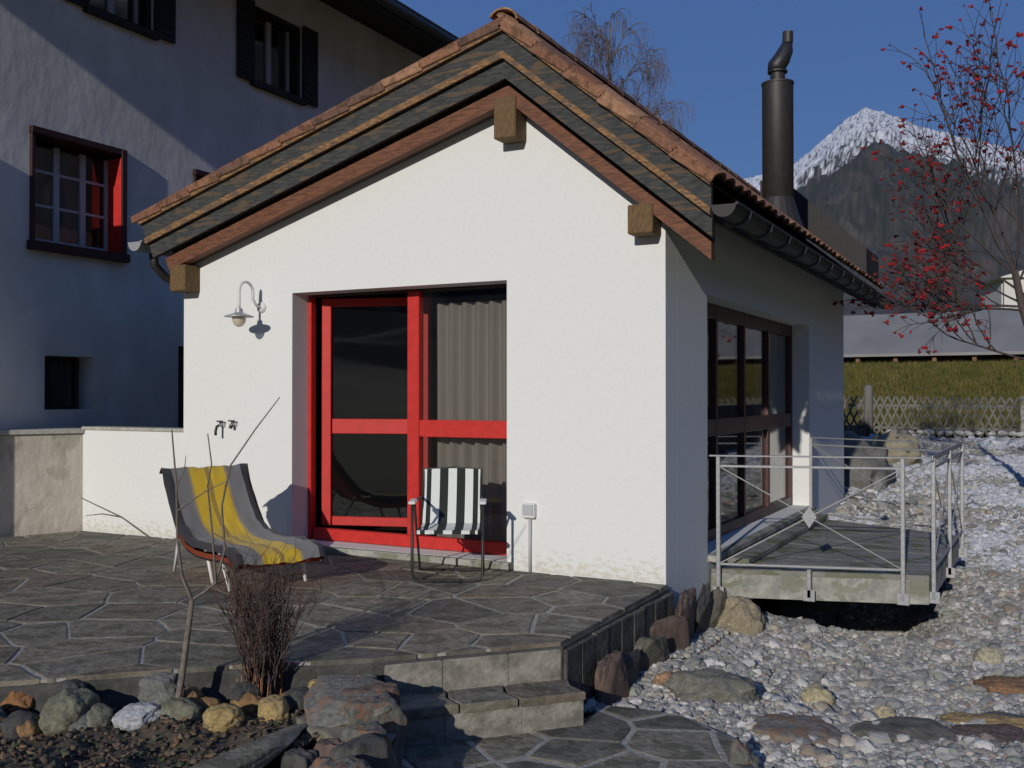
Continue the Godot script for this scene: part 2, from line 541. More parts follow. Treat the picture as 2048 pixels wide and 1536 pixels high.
# ring of mountains; the ridge line is given as azimuth (degrees right of -z) and elevation tangent
func hills() -> void:
	var prof := [[-180.0, 0.10], [-160.0, 0.13], [-140.0, 0.26], [-110.0, 0.38], [-70.0, 0.36], [-45.0, 0.26], [-28.0, 0.20], [-20.0, 0.20], [-14.4, 0.213], [-11.94, 0.2245], [-10.1, 0.251], [-9.06, 0.266], [-8.17, 0.274], [-7.3, 0.268], [-5.8, 0.2535], [-2.9, 0.2344], [-0.6, 0.2187], [3.0, 0.22], [8.0, 0.25], [18.0, 0.29], [35.0, 0.36], [70.0, 0.40], [110.0, 0.38], [140.0, 0.26], [155.0, 0.15], [180.0, 0.10]]
	var ridge := func(az: float) -> float:
		for i in prof.size() - 1:
			if az <= prof[i + 1][0]:
				var t: float = (az - prof[i][0]) / (prof[i + 1][0] - prof[i][0])
				return lerpf(prof[i][1], prof[i + 1][1], t)
		return 0.1
	var n1 := FastNoiseLite.new()
	n1.seed = 5; n1.frequency = 0.0022; n1.fractal_octaves = 5
	var n2 := FastNoiseLite.new()
	n2.seed = 9; n2.frequency = 0.016; n2.fractal_octaves = 4
	var n3 := FastNoiseLite.new()
	n3.seed = 19; n3.frequency = 0.045; n3.fractal_octaves = 3
	var n4 := FastNoiseLite.new()
	n4.seed = 29; n4.frequency = 0.11; n4.fractal_octaves = 2
	var azs := []
	var az := -180.0
	while az < 180.0:
		azs.append(az)
		az += 0.07 if az > -16.0 and az < 4.0 else (0.5 if az > -40.0 and az < 30.0 else 4.0)
	azs.append(180.0)
	var ts := []
	for i in 171: ts.append(i / 150.0)
	var R := 3600.0
	var c := Vector3(2.3, 0, 6.7)
	var pts := []
	var cols := []
	for a in azs:
		var row := []
		var crow := []
		var e: float = ridge.call(a)
		var ra := deg_to_rad(a)
		for t in ts:
			var rr: float = lerpf(240.0, R, minf(t, 1.0)) + maxf(t - 1.0, 0.0) * R
			var x: float = c.x + sin(ra) * rr
			var z: float = c.z - cos(ra) * rr
			var k: float = pow(minf(t, 1.0), 1.45)
			var h: float = e * R * k
			if t > 1.0: h *= 1.0 - (t - 1.0) * 2.6
			var rough: float = sin(PI * minf(t, 1.0)) * 0.7 * (1.0 - smoothstep(0.7, 0.95, t))
			h += n1.get_noise_2d(x, z) * 190.0 * rough * minf(t * 2.0, 1.0)
			h += (n2.get_noise_2d(x, z) * 20.0 + n3.get_noise_2d(x, z) * 7.0) * minf(t * 3.0, 1.0) * (1.0 if t < 0.9 else 0.45)
			row.append(Vector3(x, h - 2.0, z))
			var s: float = n2.get_noise_2d(x * 1.2 + 500.0, z * 1.2) * 0.7 + n3.get_noise_2d(x, z) * 1.0 + n4.get_noise_2d(x, z) * 0.8
			var f: float = pow(minf(t, 1.0), 0.45)
			var mix := clampf(0.45 + n2.get_noise_2d(x * 0.5, z * 0.5) * 0.9 + n3.get_noise_2d(x, z) * 0.7 + n4.get_noise_2d(x * 1.3, z * 1.3) * 0.6 + (0.62 - f) * 0.9, 0, 1)
			var wood := lin(0.022, 0.028, 0.027).lerp(lin(0.078, 0.070, 0.060), mix)
			var snow := smoothstep(0.0, 0.03, f - 0.885 + s * 0.058) if absf(a + 8.0) < 30.0 else smoothstep(0.0, 0.05, f - 0.95 + s * 0.05)
			# rock, scrub and trees breaking through the snow
			var bare: float = n3.get_noise_2d(x * 1.7 + 90.0, z * 1.7) * 0.9 + n4.get_noise_2d(x * 1.5, z * 1.5 + 70.0) * 1.1 - (f - 0.93) * 4.0
			snow *= 1.0 - 0.88 * smoothstep(0.02, 0.30, bare)
			crow.append(wood.lerp(lin(0.64, 0.65, 0.68), snow))
		pts.append(row)
		cols.append(crow)
	var st := mb(true)
	for i in azs.size() - 1:
		for j in ts.size() - 1:
			for q in [[i, j], [i, j + 1], [i + 1, j + 1], [i, j], [i + 1, j + 1], [i + 1, j]]:
				st.set_color(cols[q[0]][q[1]])
				st.add_vertex(pts[q[0]][q[1]])
	struct("hills", st, M.vc)

# ------------------------------------------------------------------ paving
func voronoi(poly: PackedVector2Array, spacing: float, gap: float, sd: int, stretch := Vector2.ONE) -> Array:
	var r := RandomNumberGenerator.new()
	r.seed = sd
	var lo := Vector2(1e9, 1e9)
	var hi := -lo
	for p in poly:
		lo = lo.min(p); hi = hi.max(p)
	var pts := []
	var y := lo.y - spacing
	var row := 0
	while y < hi.y + spacing * 2:
		var x := lo.x - spacing * (1.0 if row % 2 else 0.5)
		while x < hi.x + spacing * 2:
			pts.append(Vector2(x + r.randf_range(-0.42, 0.42) * spacing * stretch.x, y + r.randf_range(-0.42, 0.42) * spacing * stretch.y))
			x += spacing * stretch.x
		y += spacing * stretch.y
		row += 1
	var out := []
	for i in pts.size():
		var p: Vector2 = pts[i]
		var cell := PackedVector2Array([p + Vector2(-2, -2), p + Vector2(2, -2), p + Vector2(2, 2), p + Vector2(-2, 2)])
		for j in pts.size():
			if i == j: continue
			var q: Vector2 = pts[j]
			if p.distance_to(q) > spacing * 3.5: continue
			var m := (p + q) * 0.5
			var n := (q - p).normalized()
			var nc := PackedVector2Array()
			for k in cell.size():
				var a := cell[k]
				var b := cell[(k + 1) % cell.size()]
				var da := (a - m).dot(n)
				var db := (b - m).dot(n)
				if da <= 0.0: nc.append(a)
				if (da < 0.0 and db > 0.0) or (da > 0.0 and db < 0.0): nc.append(a.lerp(b, da / (da - db)))
			cell = nc
			if cell.size() < 3: break
		if cell.size() < 3: continue
		for piece in Geometry2D.intersect_polygons(cell, poly):
			for s in Geometry2D.offset_polygon(piece, -gap * r.randf_range(0.7, 1.5), Geometry2D.JOIN_MITER):
				var ar := 0.0
				for k in s.size(): ar += s[k].cross(s[(k + 1) % s.size()])
				if absf(ar) * 0.5 < 0.006: continue
				# wobble the long sides a little, so that they read as broken stone
				var w := PackedVector2Array()
				for k in s.size():
					var a2: Vector2 = s[k]
					var b2: Vector2 = s[(k + 1) % s.size()]
					w.append(a2)
					if a2.distance_to(b2) > 0.16:
						var nn := (b2 - a2).orthogonal().normalized()
						w.append(a2.lerp(b2, r.randf_range(0.3, 0.7)) + nn * r.randf_range(-0.008, 0.008))
				out.append(w)
	return out

const EDGE_A := Vector2(0.055, 1.845)
const EDGE_B := Vector2(-1.93, 3.74)

func terrace() -> void:
	var poly := PackedVector2Array([Vector2(0.03, 0.004), EDGE_A, Vector2(-0.65, 2.60), Vector2(-1.20, 3.03), EDGE_B, Vector2(-3.6, 5.3), Vector2(-6.9, 5.3), Vector2(-6.72, 1.9), Vector2(-5.99, 0.02), Vector2(-4.65, 0.004)])
	var st := mb()
	slab(st, poly, -0.6, -0.022, 0.004)
	var t := struct("terrace", st, M.slate_dark)
	st = mb()
	slab(st, Geometry2D.offset_polygon(poly, -0.02)[0], -0.021, -0.005, 0.002)
	obj("joint_mortar", st, M.mortar, t)
	var k := 0
	for s in voronoi(poly, 0.46, 0.012, 31, Vector2(1.15, 0.85)):
		var q := mb()
		slab(q, s, -0.03, rng.randf_range(-0.001, 0.003), 0.003, Vector2(rng.randf_range(-0.003, 0.003), rng.randf_range(-0.003, 0.003)))
		obj("paving_stone", q, M.slate[rng.randi() % M.slate.size()], t)
		k += 1
	# rough face under the right hand edge: dark upright slate facing
	for i in 9:
		var z0 := 0.04 + i * 0.2
		var q := mb()
		bx(q, Vector3(0.04, -0.52, z0), Vector3(0.07 + rng.randf_range(0, 0.012), -0.035 + rng.randf_range(-0.01, 0.0), z0 + 0.192), 0.006)
		obj("facing_slab", q, M.slate_dark if i % 3 else M.slate[2], t)

func stone_steps() -> void:
	var e := (Vector2(-0.65, 2.60) - EDGE_A).normalized()
	var n := Vector2(-e.y, e.x)
	if n.x < 0: n = -n
	var P := func(s: float, d: float) -> Vector2: return EDGE_A + e * s + n * d
	var t := thing("stone_steps", "two weathered grey stone steps leading up to the slate terrace", "steps", Vector3(EDGE_A.x, -0.42, EDGE_A.y))
	var off := Vector3(EDGE_A.x, -0.42, EDGE_A.y)
	var put := func(called: String, st: SurfaceTool, m: Material) -> void:
		var o := obj(called, st, m, t)
		o.position = -off
	# upper riser: rough blocks under the terrace slabs
	var s := 0.012
	var i := 0
	for w in [0.30, 0.36, 0.30]:
		var st := mb()
		slab(st, PackedVector2Array([P.call(s, -0.05), P.call(s + w - 0.002, -0.05), P.call(s + w - 0.002, 0.004 + 0.004 * i), P.call(s, 0.003 + 0.005 * i)]), -0.45, -0.034, 0.008)
		put.call("riser_block", st, M.stone_riser)
		s += w
		i += 1
	# lower riser and its treads
	s = -0.02
	for w in [0.34, 0.40, 0.34]:
		var st := mb()
		slab(st, PackedVector2Array([P.call(s, 0.02), P.call(s + w - 0.002, 0.02), P.call(s + w - 0.002, 0.238), P.call(s, 0.235)]), -0.47, -0.235, 0.008)
		put.call("riser_block", st, M.stone_riser)
		s += w
	s = -0.03
	i = 0
	for w in [0.37, 0.31, 0.40]:
		var st := mb()
		slab(st, PackedVector2Array([P.call(s, 0.0), P.call(s + w - 0.012, 0.0), P.call(s + w + 0.02, 0.13), P.call(s + w - 0.016, 0.255), P.call(s + 0.004, 0.25), P.call(s + 0.03, 0.12)]), -0.236, -0.196 + 0.003 * i, 0.006)
		put.call("tread_slab", st, M.slate[[4, 1, 3][i]])
		s += w
		i += 1

func path() -> void:
	var poly := PackedVector2Array([Vector2(0.22, 1.60), Vector2(0.62, 1.56), Vector2(0.98, 1.80), Vector2(1.17, 2.14), Vector2(1.55, 3.0), Vector2(1.9, 4.6), Vector2(0.6, 4.8), Vector2(-0.2, 3.4), Vector2(-0.62, 2.76), Vector2(-0.30, 2.35), Vector2(0.2, 1.85)])
	var st := mb()
	slab(st, poly, -0.6, -0.380, 0.004)
	var t := struct("path", st, M.mortar)
	for s in voronoi(poly, 0.36, 0.014, 62, Vector2(1.2, 0.8)):
		var q := mb()
		slab(q, s, -0.41, -0.374 + rng.randf_range(-0.004, 0.004), 0.006, Vector2(rng.randf_range(-0.01, 0.01), rng.randf_range(-0.01, 0.01)))
		obj("paving_stone", q, M.slate[rng.randi() % 4], t)

func garden_walls() -> void:
	var w := thing("garden_wall", "low white plastered wall joining the garden house beside the striped towel", "wall", Vector3(-5.3, 0, -0.1))
	var st := mb()
	bx(st, Vector3(-0.76, -0.2, -0.10), Vector3(0.648, 0.985, 0.085), 0.006)
	obj("wall_body", st, M.plaster, w)
	splash(w, Vector3(-0.72, 0.003, 0.0885), Vector3(0.645, 0.003, 0.0885), 0.24)
	st = mb()
	bx(st, Vector3(-0.74, 0.987, -0.13), Vector3(0.648, 1.018, 0.095), 0.006)
	obj("coping", st, M.coping, w)
	var b := thing("garden_wall", "low beige stained wall running out from the white wall end", "wall", Vector3(-6.03, 0, 0.0), atan2(-0.40, 0.92))
	st = mb()
	bx(st, Vector3(-0.22, -0.3, -0.10), Vector3(0.0, 0.95, 1.62), 0.006)
	obj("wall_body", st, M.plaster_beige, b)
	st = mb()
	bx(st, Vector3(-0.25, 0.952, -0.02), Vector3(0.03, 1.0, 1.64), 0.006)
	obj("coping", st, M.coping, b)

# ------------------------------------------------------------------ garden house
const RX := -1.17
const RY := 4.11
func top(x: float) -> float:
	return RY - 0.302 * (RX - x) if x < RX else RY - 0.828 * (x - RX)

func roof_band(st: SurfaceTool, side: int, a: float, b: float, z0: float, z1: float, xl := -4.97, xr := 0.40) -> void:
	if side < 0:
		prism_xy(st, [Vector2(xl + 0.36 * a, top(xl + 0.36 * a) - a), Vector2(RX, RY - a), Vector2(RX, RY - b), Vector2(xl + 0.36 * b, top(xl + 0.36 * b) - b)], z0, z1)
	else:
		prism_xy(st, [Vector2(RX, RY - a), Vector2(xr, top(xr) - a), Vector2(xr, top(xr) - b), Vector2(RX, RY - b)], z0, z1)

func arched(st: SurfaceTool, w: float, l: float, rise: float, th: float) -> void:
	# a clay tile: arched across x, running along -z from 0 to l
	var n := 5
	for i in n:
		var a0 := float(i) / n
		var a1 := float(i + 1) / n
		var x0 := (a0 - 0.5) * w
		var x1 := (a1 - 0.5) * w
		var y0 := sin(a0 * PI) * rise
		var y1 := sin(a1 * PI) * rise
		var A := Vector3(x0, y0, 0)
		var B := Vector3(x1, y1, 0)
		var L := Vector3(0, 0, -l)
		var T := Vector3(0, -th, 0)
		quad(st, A, A + L, B + L, B)
		quad(st, A + T, B + T, B + L + T, A + L + T)
		quad(st, A, B, B + T, A + T)
		quad(st, A + L, A + L + T, B + L + T, B + L)
		if i == 0: quad(st, A, A + T, A + T + L, A + L)
		if i == n - 1: quad(st, B, B + L, B + T + L, B + T)

func garden_house() -> void:
	var h := thing("garden_house", "small white gabled garden house with red framed glass doors and clay tile roof", "house")
	# --- walls
	var st := mb()
	wall(st, Vector3.ZERO, Vector3.RIGHT, Vector3.UP, Vector3(0, 0, -0.25), Rect2(-4.65, -0.55, 4.65, 2.95), [Rect2(-3.37, 0.06, 2.10, 2.15)])
	prism_xy(st, [Vector2(-4.65, 2.4), Vector2(0, 2.4), Vector2(0, top(0) - 0.21), Vector2(RX, RY - 0.21), Vector2(-4.65, top(-4.65) - 0.21)], -0.25, 0.0)
	var o := obj("front_wall", st, M.plaster, h)
	st = mb()
	wall(st, Vector3(0, 0, -0.252), Vector3(0, 0, -1), Vector3.UP, Vector3(-0.28, 0, 0), Rect2(0, -0.55, 7.05, 3.42), [Rect2(0.75, 0.06, 4.0, 2.07)])
	obj("side_wall", st, M.plaster, h)
	st = mb()
	wall(st, Vector3(-4.65, 0, -0.252), Vector3(0, 0, -1), Vector3.UP, Vector3(0.25, 0, 0), Rect2(0, -0.55, 7.05, 3.2), [])
	obj("side_wall", st, M.plaster, h)
	st = mb()
	wall(st, Vector3(0, 0, -7.304), Vector3(-1, 0, 0), Vector3.UP, Vector3(0, 0, 0.2), Rect2(0.282, -0.55, 4.11, 3.2), [])
	prism_xy(st, [Vector2(-4.4, 2.652), Vector2(-0.282, 2.652), Vector2(-0.282, top(-0.282) - 0.21), Vector2(RX, RY - 0.21), Vector2(-4.4, top(-4.4) - 0.21)], -7.304, -7.104)
	obj("back_wall", st, M.plaster, h)
	# --- room inside
	st = mb()
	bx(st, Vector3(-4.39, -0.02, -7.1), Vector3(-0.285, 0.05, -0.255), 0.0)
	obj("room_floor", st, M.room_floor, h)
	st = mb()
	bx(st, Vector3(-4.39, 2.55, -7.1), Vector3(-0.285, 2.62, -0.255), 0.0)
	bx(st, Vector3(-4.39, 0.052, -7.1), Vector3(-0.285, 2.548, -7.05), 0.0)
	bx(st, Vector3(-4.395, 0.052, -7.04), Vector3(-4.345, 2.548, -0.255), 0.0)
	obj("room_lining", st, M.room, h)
	splash(h, Vector3(-1.20, 0.003, 0.003), Vector3(-0.002, 0.003, 0.003), 0.26)
	splash(h, Vector3(-4.648, 0.003, 0.003), Vector3(-3.41, 0.003, 0.003), 0.26)
	roof(h)
	front_door(h)
	side_window(h)
	flue(h)

# strip of wall plaster spotted with splashed earth, set 2 mm proud; the spots thin out upwards
var dirt_m: StandardMaterial3D
func splash(parent: Node3D, a: Vector3, b: Vector3, hh: float) -> void:
	if dirt_m == null:
		var n := noise_img(61, 0.022, 5, 512)
		var n2 := noise_img(62, 0.09, 4, 512)
		var im := Image.create(512, 128, true, Image.FORMAT_RGB8)
		for y in 128:
			for x in 512:
				var up := 1.0 - y / 127.0
				var v := n.get_pixel(x, y * 2).r * 0.6 + n2.get_pixel(x, y * 3).r * 0.55
				var k := smoothstep(0.0, 0.22, v - 0.40 - up * 0.42)
				im.set_pixel(x, y, lin(0.72, 0.73, 0.71).lerp(lin(0.50, 0.455, 0.33), k * 0.6).linear_to_srgb())
		im.generate_mipmaps()
		dirt_m = StandardMaterial3D.new()
		dirt_m.albedo_texture = ImageTexture.create_from_image(im)
		dirt_m.roughness = 0.92
	var st := mb()
	var w := Vector2(b.x - a.x, b.z - a.z).length() / (hh * 4.0)
	var p := [a, a + Vector3.UP * hh, b + Vector3.UP * hh, b]
	var uv := [Vector2(0, 1), Vector2(0, 0), Vector2(w, 0), Vector2(w, 1)]
	for i in [0, 1, 2, 0, 2, 3]:
		st.set_uv(uv[i])
		st.add_vertex(p[i])
	obj("stained_plaster", st, dirt_m, parent)

func roof(h: Node3D) -> void:
	var st := mb()
	var zf := 0.19
	var zb := -7.85
	roof_band(st, -1, 0.085, 0.205, zb, zf - 0.11, -4.93, 0.36)
	roof_band(st, 1, 0.085, 0.205, zb, zf - 0.11, -4.93, 0.36)
	var r := obj("roof", st, M.wood_dark, h)
	for side in [-1, 1]:
		# outer barge boards: two grey boards, a proud tan lath between them, brown rafter behind
		st = mb(); roof_band(st, side, 0.075, 0.245, 0.195, 0.235); obj("barge_board", st, M.wood_grey, r)
		st = mb(); roof_band(st, side, 0.232, 0.285, 0.236, 0.262); obj("cover_lath", st, M.wood_tan, r)
		st = mb(); roof_band(st, side, 0.247, 0.425, 0.170, 0.215); obj("barge_board", st, M.wood_grey, r)
		st = mb(); roof_band(st, side, 0.05, 0.085, 0.19, 0.272); obj("verge_lath", st, M.wood_tan, r)
		st = mb(); roof_band(st, side, 0.465, 0.585, 0.085, 0.165, -4.88, 0.38); obj("barge_rafter", st, M.wood_brown, r)
	for side in [-1, 1]:  # added dark boards, so the gap above the rafter looks shaded
		st = mb(); roof_band(st, side, 0.21, 0.575, 0.012, 0.075, -4.86, 0.36); obj("dark_gap_board", st, M.wood_dark, r)
	# purlin ends
	for p in [[-4.64, 2.27, -4.45, 2.505], [-1.285, 3.25, -1.10, 3.56], [-0.215, 2.455, -0.03, 2.66]]:
		st = mb()
		bx(st, Vector3(p[0], p[1], -0.1), Vector3(p[2], p[3], 0.185), 0.008)
		obj("purlin_end", st, M.wood_end, r)
	st = mb()
	bx(st, Vector3(-1.26, 3.40, 0.17), Vector3(-1.02, 3.235, -0.1), 0.006)
	# rafter tails under the right eave
	for i in 12:
		var z := -0.35 - i * 0.64
		st = mb()
		bar(st, Vector3(-0.25, top(-0.25) - 0.27, z), Vector3(0.32, top(0.32) - 0.27, z), 0.09, 0.12, Vector3.UP)
		obj("rafter_tail", st, M.wood_dark, r)
	st = mb()
	bx(st, Vector3(0.325, top(0.34) - 0.33, -7.8), Vector3(0.36, top(0.36) - 0.06, 0.078), 0.004)
	obj("eave_board", st, M.wood_dark, r)
	# half round gutters with brackets
	for g in [[0.485, 2.595, M.gutter], [-5.03, 2.74, M.zinc]]:
		var prof := []
		st = mb()
		var c := Vector3(g[0], g[1], 0)
		for i in 8:
			var a := PI + PI * i / 8.0
			var b := PI + PI * (i + 1) / 8.0
			for rr in [0.085, 0.08]:
				quad(st, c + Vector3(cos(a) * rr, sin(a) * rr, 0.24), c + Vector3(cos(b) * rr, sin(b) * rr, 0.24), c + Vector3(cos(b) * rr, sin(b) * rr, -7.8), c + Vector3(cos(a) * rr, sin(a) * rr, -7.8))
			tri(st, c + Vector3(0, 0, 0.24), c + Vector3(cos(a) * 0.085, sin(a) * 0.085, 0.24), c + Vector3(cos(b) * 0.085, sin(b) * 0.085, 0.24))
		tube(st, [c + Vector3(0.09, 0.0, 0.245), c + Vector3(0.09, 0.0, -7.8)], 0.012, 6)
		var gu := obj("gutter", st, g[2], h)
		if g[0] > 0:
			for i in 13:
				st = mb()
				var pts := []
				for k in 7:
					var a := PI + PI * k / 6.0
					pts.append(Vector3(g[0] + cos(a) * 0.095, g[1] + sin(a) * 0.095, -0.1 - i * 0.62))
				tube(st, pts, 0.012, 5)
				obj("gutter_bracket", st, M.gutter_strap, gu)
	# left downpipe elbow
	st = mb(true)
	tube(st, [Vector3(-5.03, 2.68, 0.02), Vector3(-5.03, 2.55, 0.0), Vector3(-5.0, 2.45, -0.1), Vector3(-4.85, 2.32, -0.35), Vector3(-4.75, 2.2, -0.45), Vector3(-4.75, 0.6, -0.45)], 0.04, 8)
	obj("downpipe", st, M.gutter, h)
	# --- tiles
	var tm := mb()
	arched(tm, 0.225, 0.42, 0.035, 0.024)
	var tile := done(tm)
	var rows := []
	for side in [1, -1]:
		var slope := 0.828 if side > 0 else -0.302
		var down := Vector3(1, -slope, 0).normalized() if side > 0 else Vector3(-1, slope, 0).normalized()
		var len := 2.06 if side > 0 else 4.0
		var courses := 6 if side > 0 else 11
		var exp := len / courses
		var up := Vector3(0, 0, 1).cross(down)
		if up.y < 0: up = -up
		var mms := []
		for c in courses:
			for k in 36:
				var z := 0.165 - k * 0.223
				var lo := Vector3(RX, RY, 0) + down * (exp * (c + 1) + 0.02) + up * (0.018 + 0.004 * (c % 2))
				# tile local: -z runs up the slope, y = normal, x = along the ridge
				var zl := down
				var yl := (up + down * 0.07).normalized()
				var xl := yl.cross(zl)
				var jit := 0.004
				var tr := Transform3D(Basis(xl, yl, zl).rotated(up, rng.randf_range(-0.015, 0.015)), Vector3(lo.x, lo.y, z) + up * rng.randf_range(-jit, jit) + down * rng.randf_range(-0.012, 0.012))
				if side > 0 or k == 0:
					var o := inst("roof_tile", tile, M.tile[rng.randi() % 4], r)
					o.transform = tr
				else:
					mms.append(tr)
		if mms.size():
			var mm := MultiMesh.new()
			mm.transform_format = MultiMesh.TRANSFORM_3D
			mm.mesh = tile
			mm.instance_count = mms.size()
			for i in mms.size(): mm.set_instance_transform(i, mms[i])
			var mi := MultiMeshInstance3D.new()
			mi.name = "roof_tile_field"
			mi.multimesh = mm
			mi.material_override = M.tile[0]
			mi.set_meta("kind", "stuff")
			r.add_child(mi, true)
	# down-turned verge tiles closing the gable edge
	for side in [1, -1]:
		var down := Vector3(1, -0.828, 0).normalized() if side > 0 else Vector3(-1, -0.302, 0).normalized()
		var courses := 6 if side > 0 else 11
		var exp := (2.06 if side > 0 else 4.0) / courses
		var up := Vector3(-down.y, down.x, 0) if side > 0 else Vector3(down.y, -down.x, 0)
		for c in courses:
			var vt := mb()
			var a := Vector3(RX, RY, 0.276) + down * (exp * c + 0.012) + up * (-0.038 + rng.randf_range(-0.006, 0.004))
			var b := Vector3(RX, RY, 0.276) + down * (exp * (c + 1) + 0.03) + up * (-0.012 + rng.randf_range(-0.008, 0.008))
			bar(vt, a, b, 0.024, 0.066, up, 0.006)
			obj("verge_tile", vt, M.tile[rng.randi() % 4], r)
	# ridge tiles
	var rt := mb()
	var n := 7
	for i in n:
		var a := deg_to_rad(10.0 + 160.0 * i / n)
		var b := deg_to_rad(10.0 + 160.0 * (i + 1) / n)
		for w in [[0.125, 0.115, 0.0], [0.107, 0.098, 0.0]]:
			quad(rt, Vector3(cos(a) * w[0], sin(a) * w[0] * 0.75, 0.0), Vector3(cos(a) * w[1], sin(a) * w[1] * 0.75, -0.40), Vector3(cos(b) * w[1], sin(b) * w[1] * 0.75, -0.40), Vector3(cos(b) * w[0], sin(b) * w[0] * 0.75, 0.0))
		quad(rt, Vector3(cos(a) * 0.125, sin(a) * 0.094, 0), Vector3(cos(b) * 0.125, sin(b) * 0.094, 0), Vector3(cos(b) * 0.107, sin(b) * 0.08, 0), Vector3(cos(a) * 0.107, sin(a) * 0.08, 0))
	var rmesh := done(rt)
	for i in 23:
		var o := inst("ridge_tile", rmesh, M.tile[rng.randi() % 4], r)
		o.position = Vector3(RX + 0.01, RY - 0.012 + rng.randf_range(-0.004, 0.004), 0.27 - i * 0.355)
		o.rotation = Vector3(0.012, rng.randf_range(-0.02, 0.02), -0.2)
	# raised dark boarding of the rear roof behind the flue
	st = mb()
	prism_xy(st, [Vector2(-0.95, top(-0.95) + 0.02), Vector2(0.40, top(0.40) + 0.02), Vector2(0.40, 3.21), Vector2(-0.52, 4.065), Vector2(-0.95, 4.20)], -7.7, -6.6)
	obj("roof_housing", st, M.shutter, r)

func front_door(h: Node3D) -> void:
	var z := -0.21
	var st := mb()
	# outer frame
	bx(st, Vector3(-3.368, 0.065, z - 0.07), Vector3(-3.335, 2.208, z), 0.004)
	bx(st, Vector3(-1.325, 0.065, z - 0.07), Vector3(-1.272, 2.208, z), 0.004)
	bx(st, Vector3(-3.313, 0.067, z - 0.07), Vector3(-1.327, 0.165, z - 0.002), 0.004)
	bx(st, Vector3(-2.320, 0.167, z - 0.07), Vector3(-2.205, 2.190, z + 0.004), 0.004)
	var d := obj("glass_door_frame", st, M.red, h)
	st = mb()
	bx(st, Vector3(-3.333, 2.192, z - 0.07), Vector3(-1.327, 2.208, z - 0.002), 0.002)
	obj("darkened_frame_head", st, M.wood_dark, d)  # head of the frame, coloured dark to look shaded
	# right fixed light
	st = mb()
	bx(st, Vector3(-2.203, 0.985, z - 0.06), Vector3(-1.327, 1.125, z + 0.002), 0.004)
	obj("cross_rail", st, M.red, d)
	for y in [[0.167, 0.983], [1.127, 2.190]]:
		st = mb()
		bx(st, Vector3(-2.203, y[0], z - 0.045), Vector3(-1.327, y[1], z - 0.035), 0.0)
		obj("pane", st, M.glass, d)
	# left leaf stands ajar, hinged on the left and swung into the room
	var leaf := Node3D.new()
	leaf.name = "door_leaf"
	h.add_child(leaf, true)
	leaf.position = Vector3(-3.285, 0, z - 0.085)
	leaf.rotation.y = deg_to_rad(17.0)
	var L := 1.0
	st = mb()
	bx(st, Vector3(0, 0.18, -0.05), Vector3(0.085, 2.185, 0.0), 0.004)
	bx(st, Vector3(L - 0.095, 0.18, -0.05), Vector3(L, 2.185, 0.0), 0.004)
	bx(st, Vector3(0.087, 2.11, -0.05), Vector3(L - 0.097, 2.183, -0.002), 0.004)
	bx(st, Vector3(0.097, 0.182, -0.05), Vector3(L - 0.097, 0.26, -0.002), 0.004)
	bx(st, Vector3(0.097, 0.99, -0.05), Vector3(L - 0.097, 1.12, -0.002), 0.004)
	obj("leaf_frame", st, M.red, leaf)
	for y in [[0.262, 0.988], [1.122, 2.108]]:
		st = mb()
		bx(st, Vector3(0.097, y[0], -0.03), Vector3(L - 0.097, y[1], -0.022), 0.0)
		obj("pane", st, M.glass, leaf)
	st = mb()
	bx(st, Vector3(L - 0.06, 1.02, 0.002), Vector3(L - 0.03, 1.09, 0.012), 0.002)
	bar(st, Vector3(L - 0.045, 1.06, 0.03), Vector3(L - 0.17, 1.06, 0.03), 0.016, 0.016)
	obj("handle", st, M.zinc, leaf)
	# sill
	st = mb()
	bx(st, Vector3(-3.40, 0.004, -0.205), Vector3(-1.215, 0.058, 0.055), 0.006)
	obj("door_sill", st, M.concrete, h)
	# curtain behind the right light
	curtain("grey pleated curtain hanging behind the fixed pane of the red glass door", Vector3(-2.15, 0.10, -0.40), Vector3(-1.28, 2.10, -0.40), 7, 0.04)

func curtain(label: String, a: Vector3, b: Vector3, folds: int, amp: float) -> void:
	var st := mb(true)
	var n := folds * 8
	var d := b - a
	d.y = 0
	var side := d.normalized().cross(Vector3.UP)
	var rows := 7
	var r := RandomNumberGenerator.new()
	r.seed = folds
	var ph := []
	for i in folds + 1: ph.append(r.randf_range(0.6, 1.3))
	var P := func(i: int, j: int) -> Vector3:
		var t := float(i) / n
		var v := float(j) / rows
		var k: float = ph[int(t * folds) % ph.size()]
		return a + d * (t + 0.006 * sin(v * 3.0 + t * 9.0)) + Vector3.UP * (b.y - a.y) * v + side * sin(t * folds * TAU) * amp * k * (1.0 - 0.35 * v)
	for i in n:
		for j in rows:
			quad(st, P.call(i, j), P.call(i, j + 1), P.call(i + 1, j + 1), P.call(i + 1, j))
	tag(obj("curtain", st, M.curtain, self), label, "curtain")

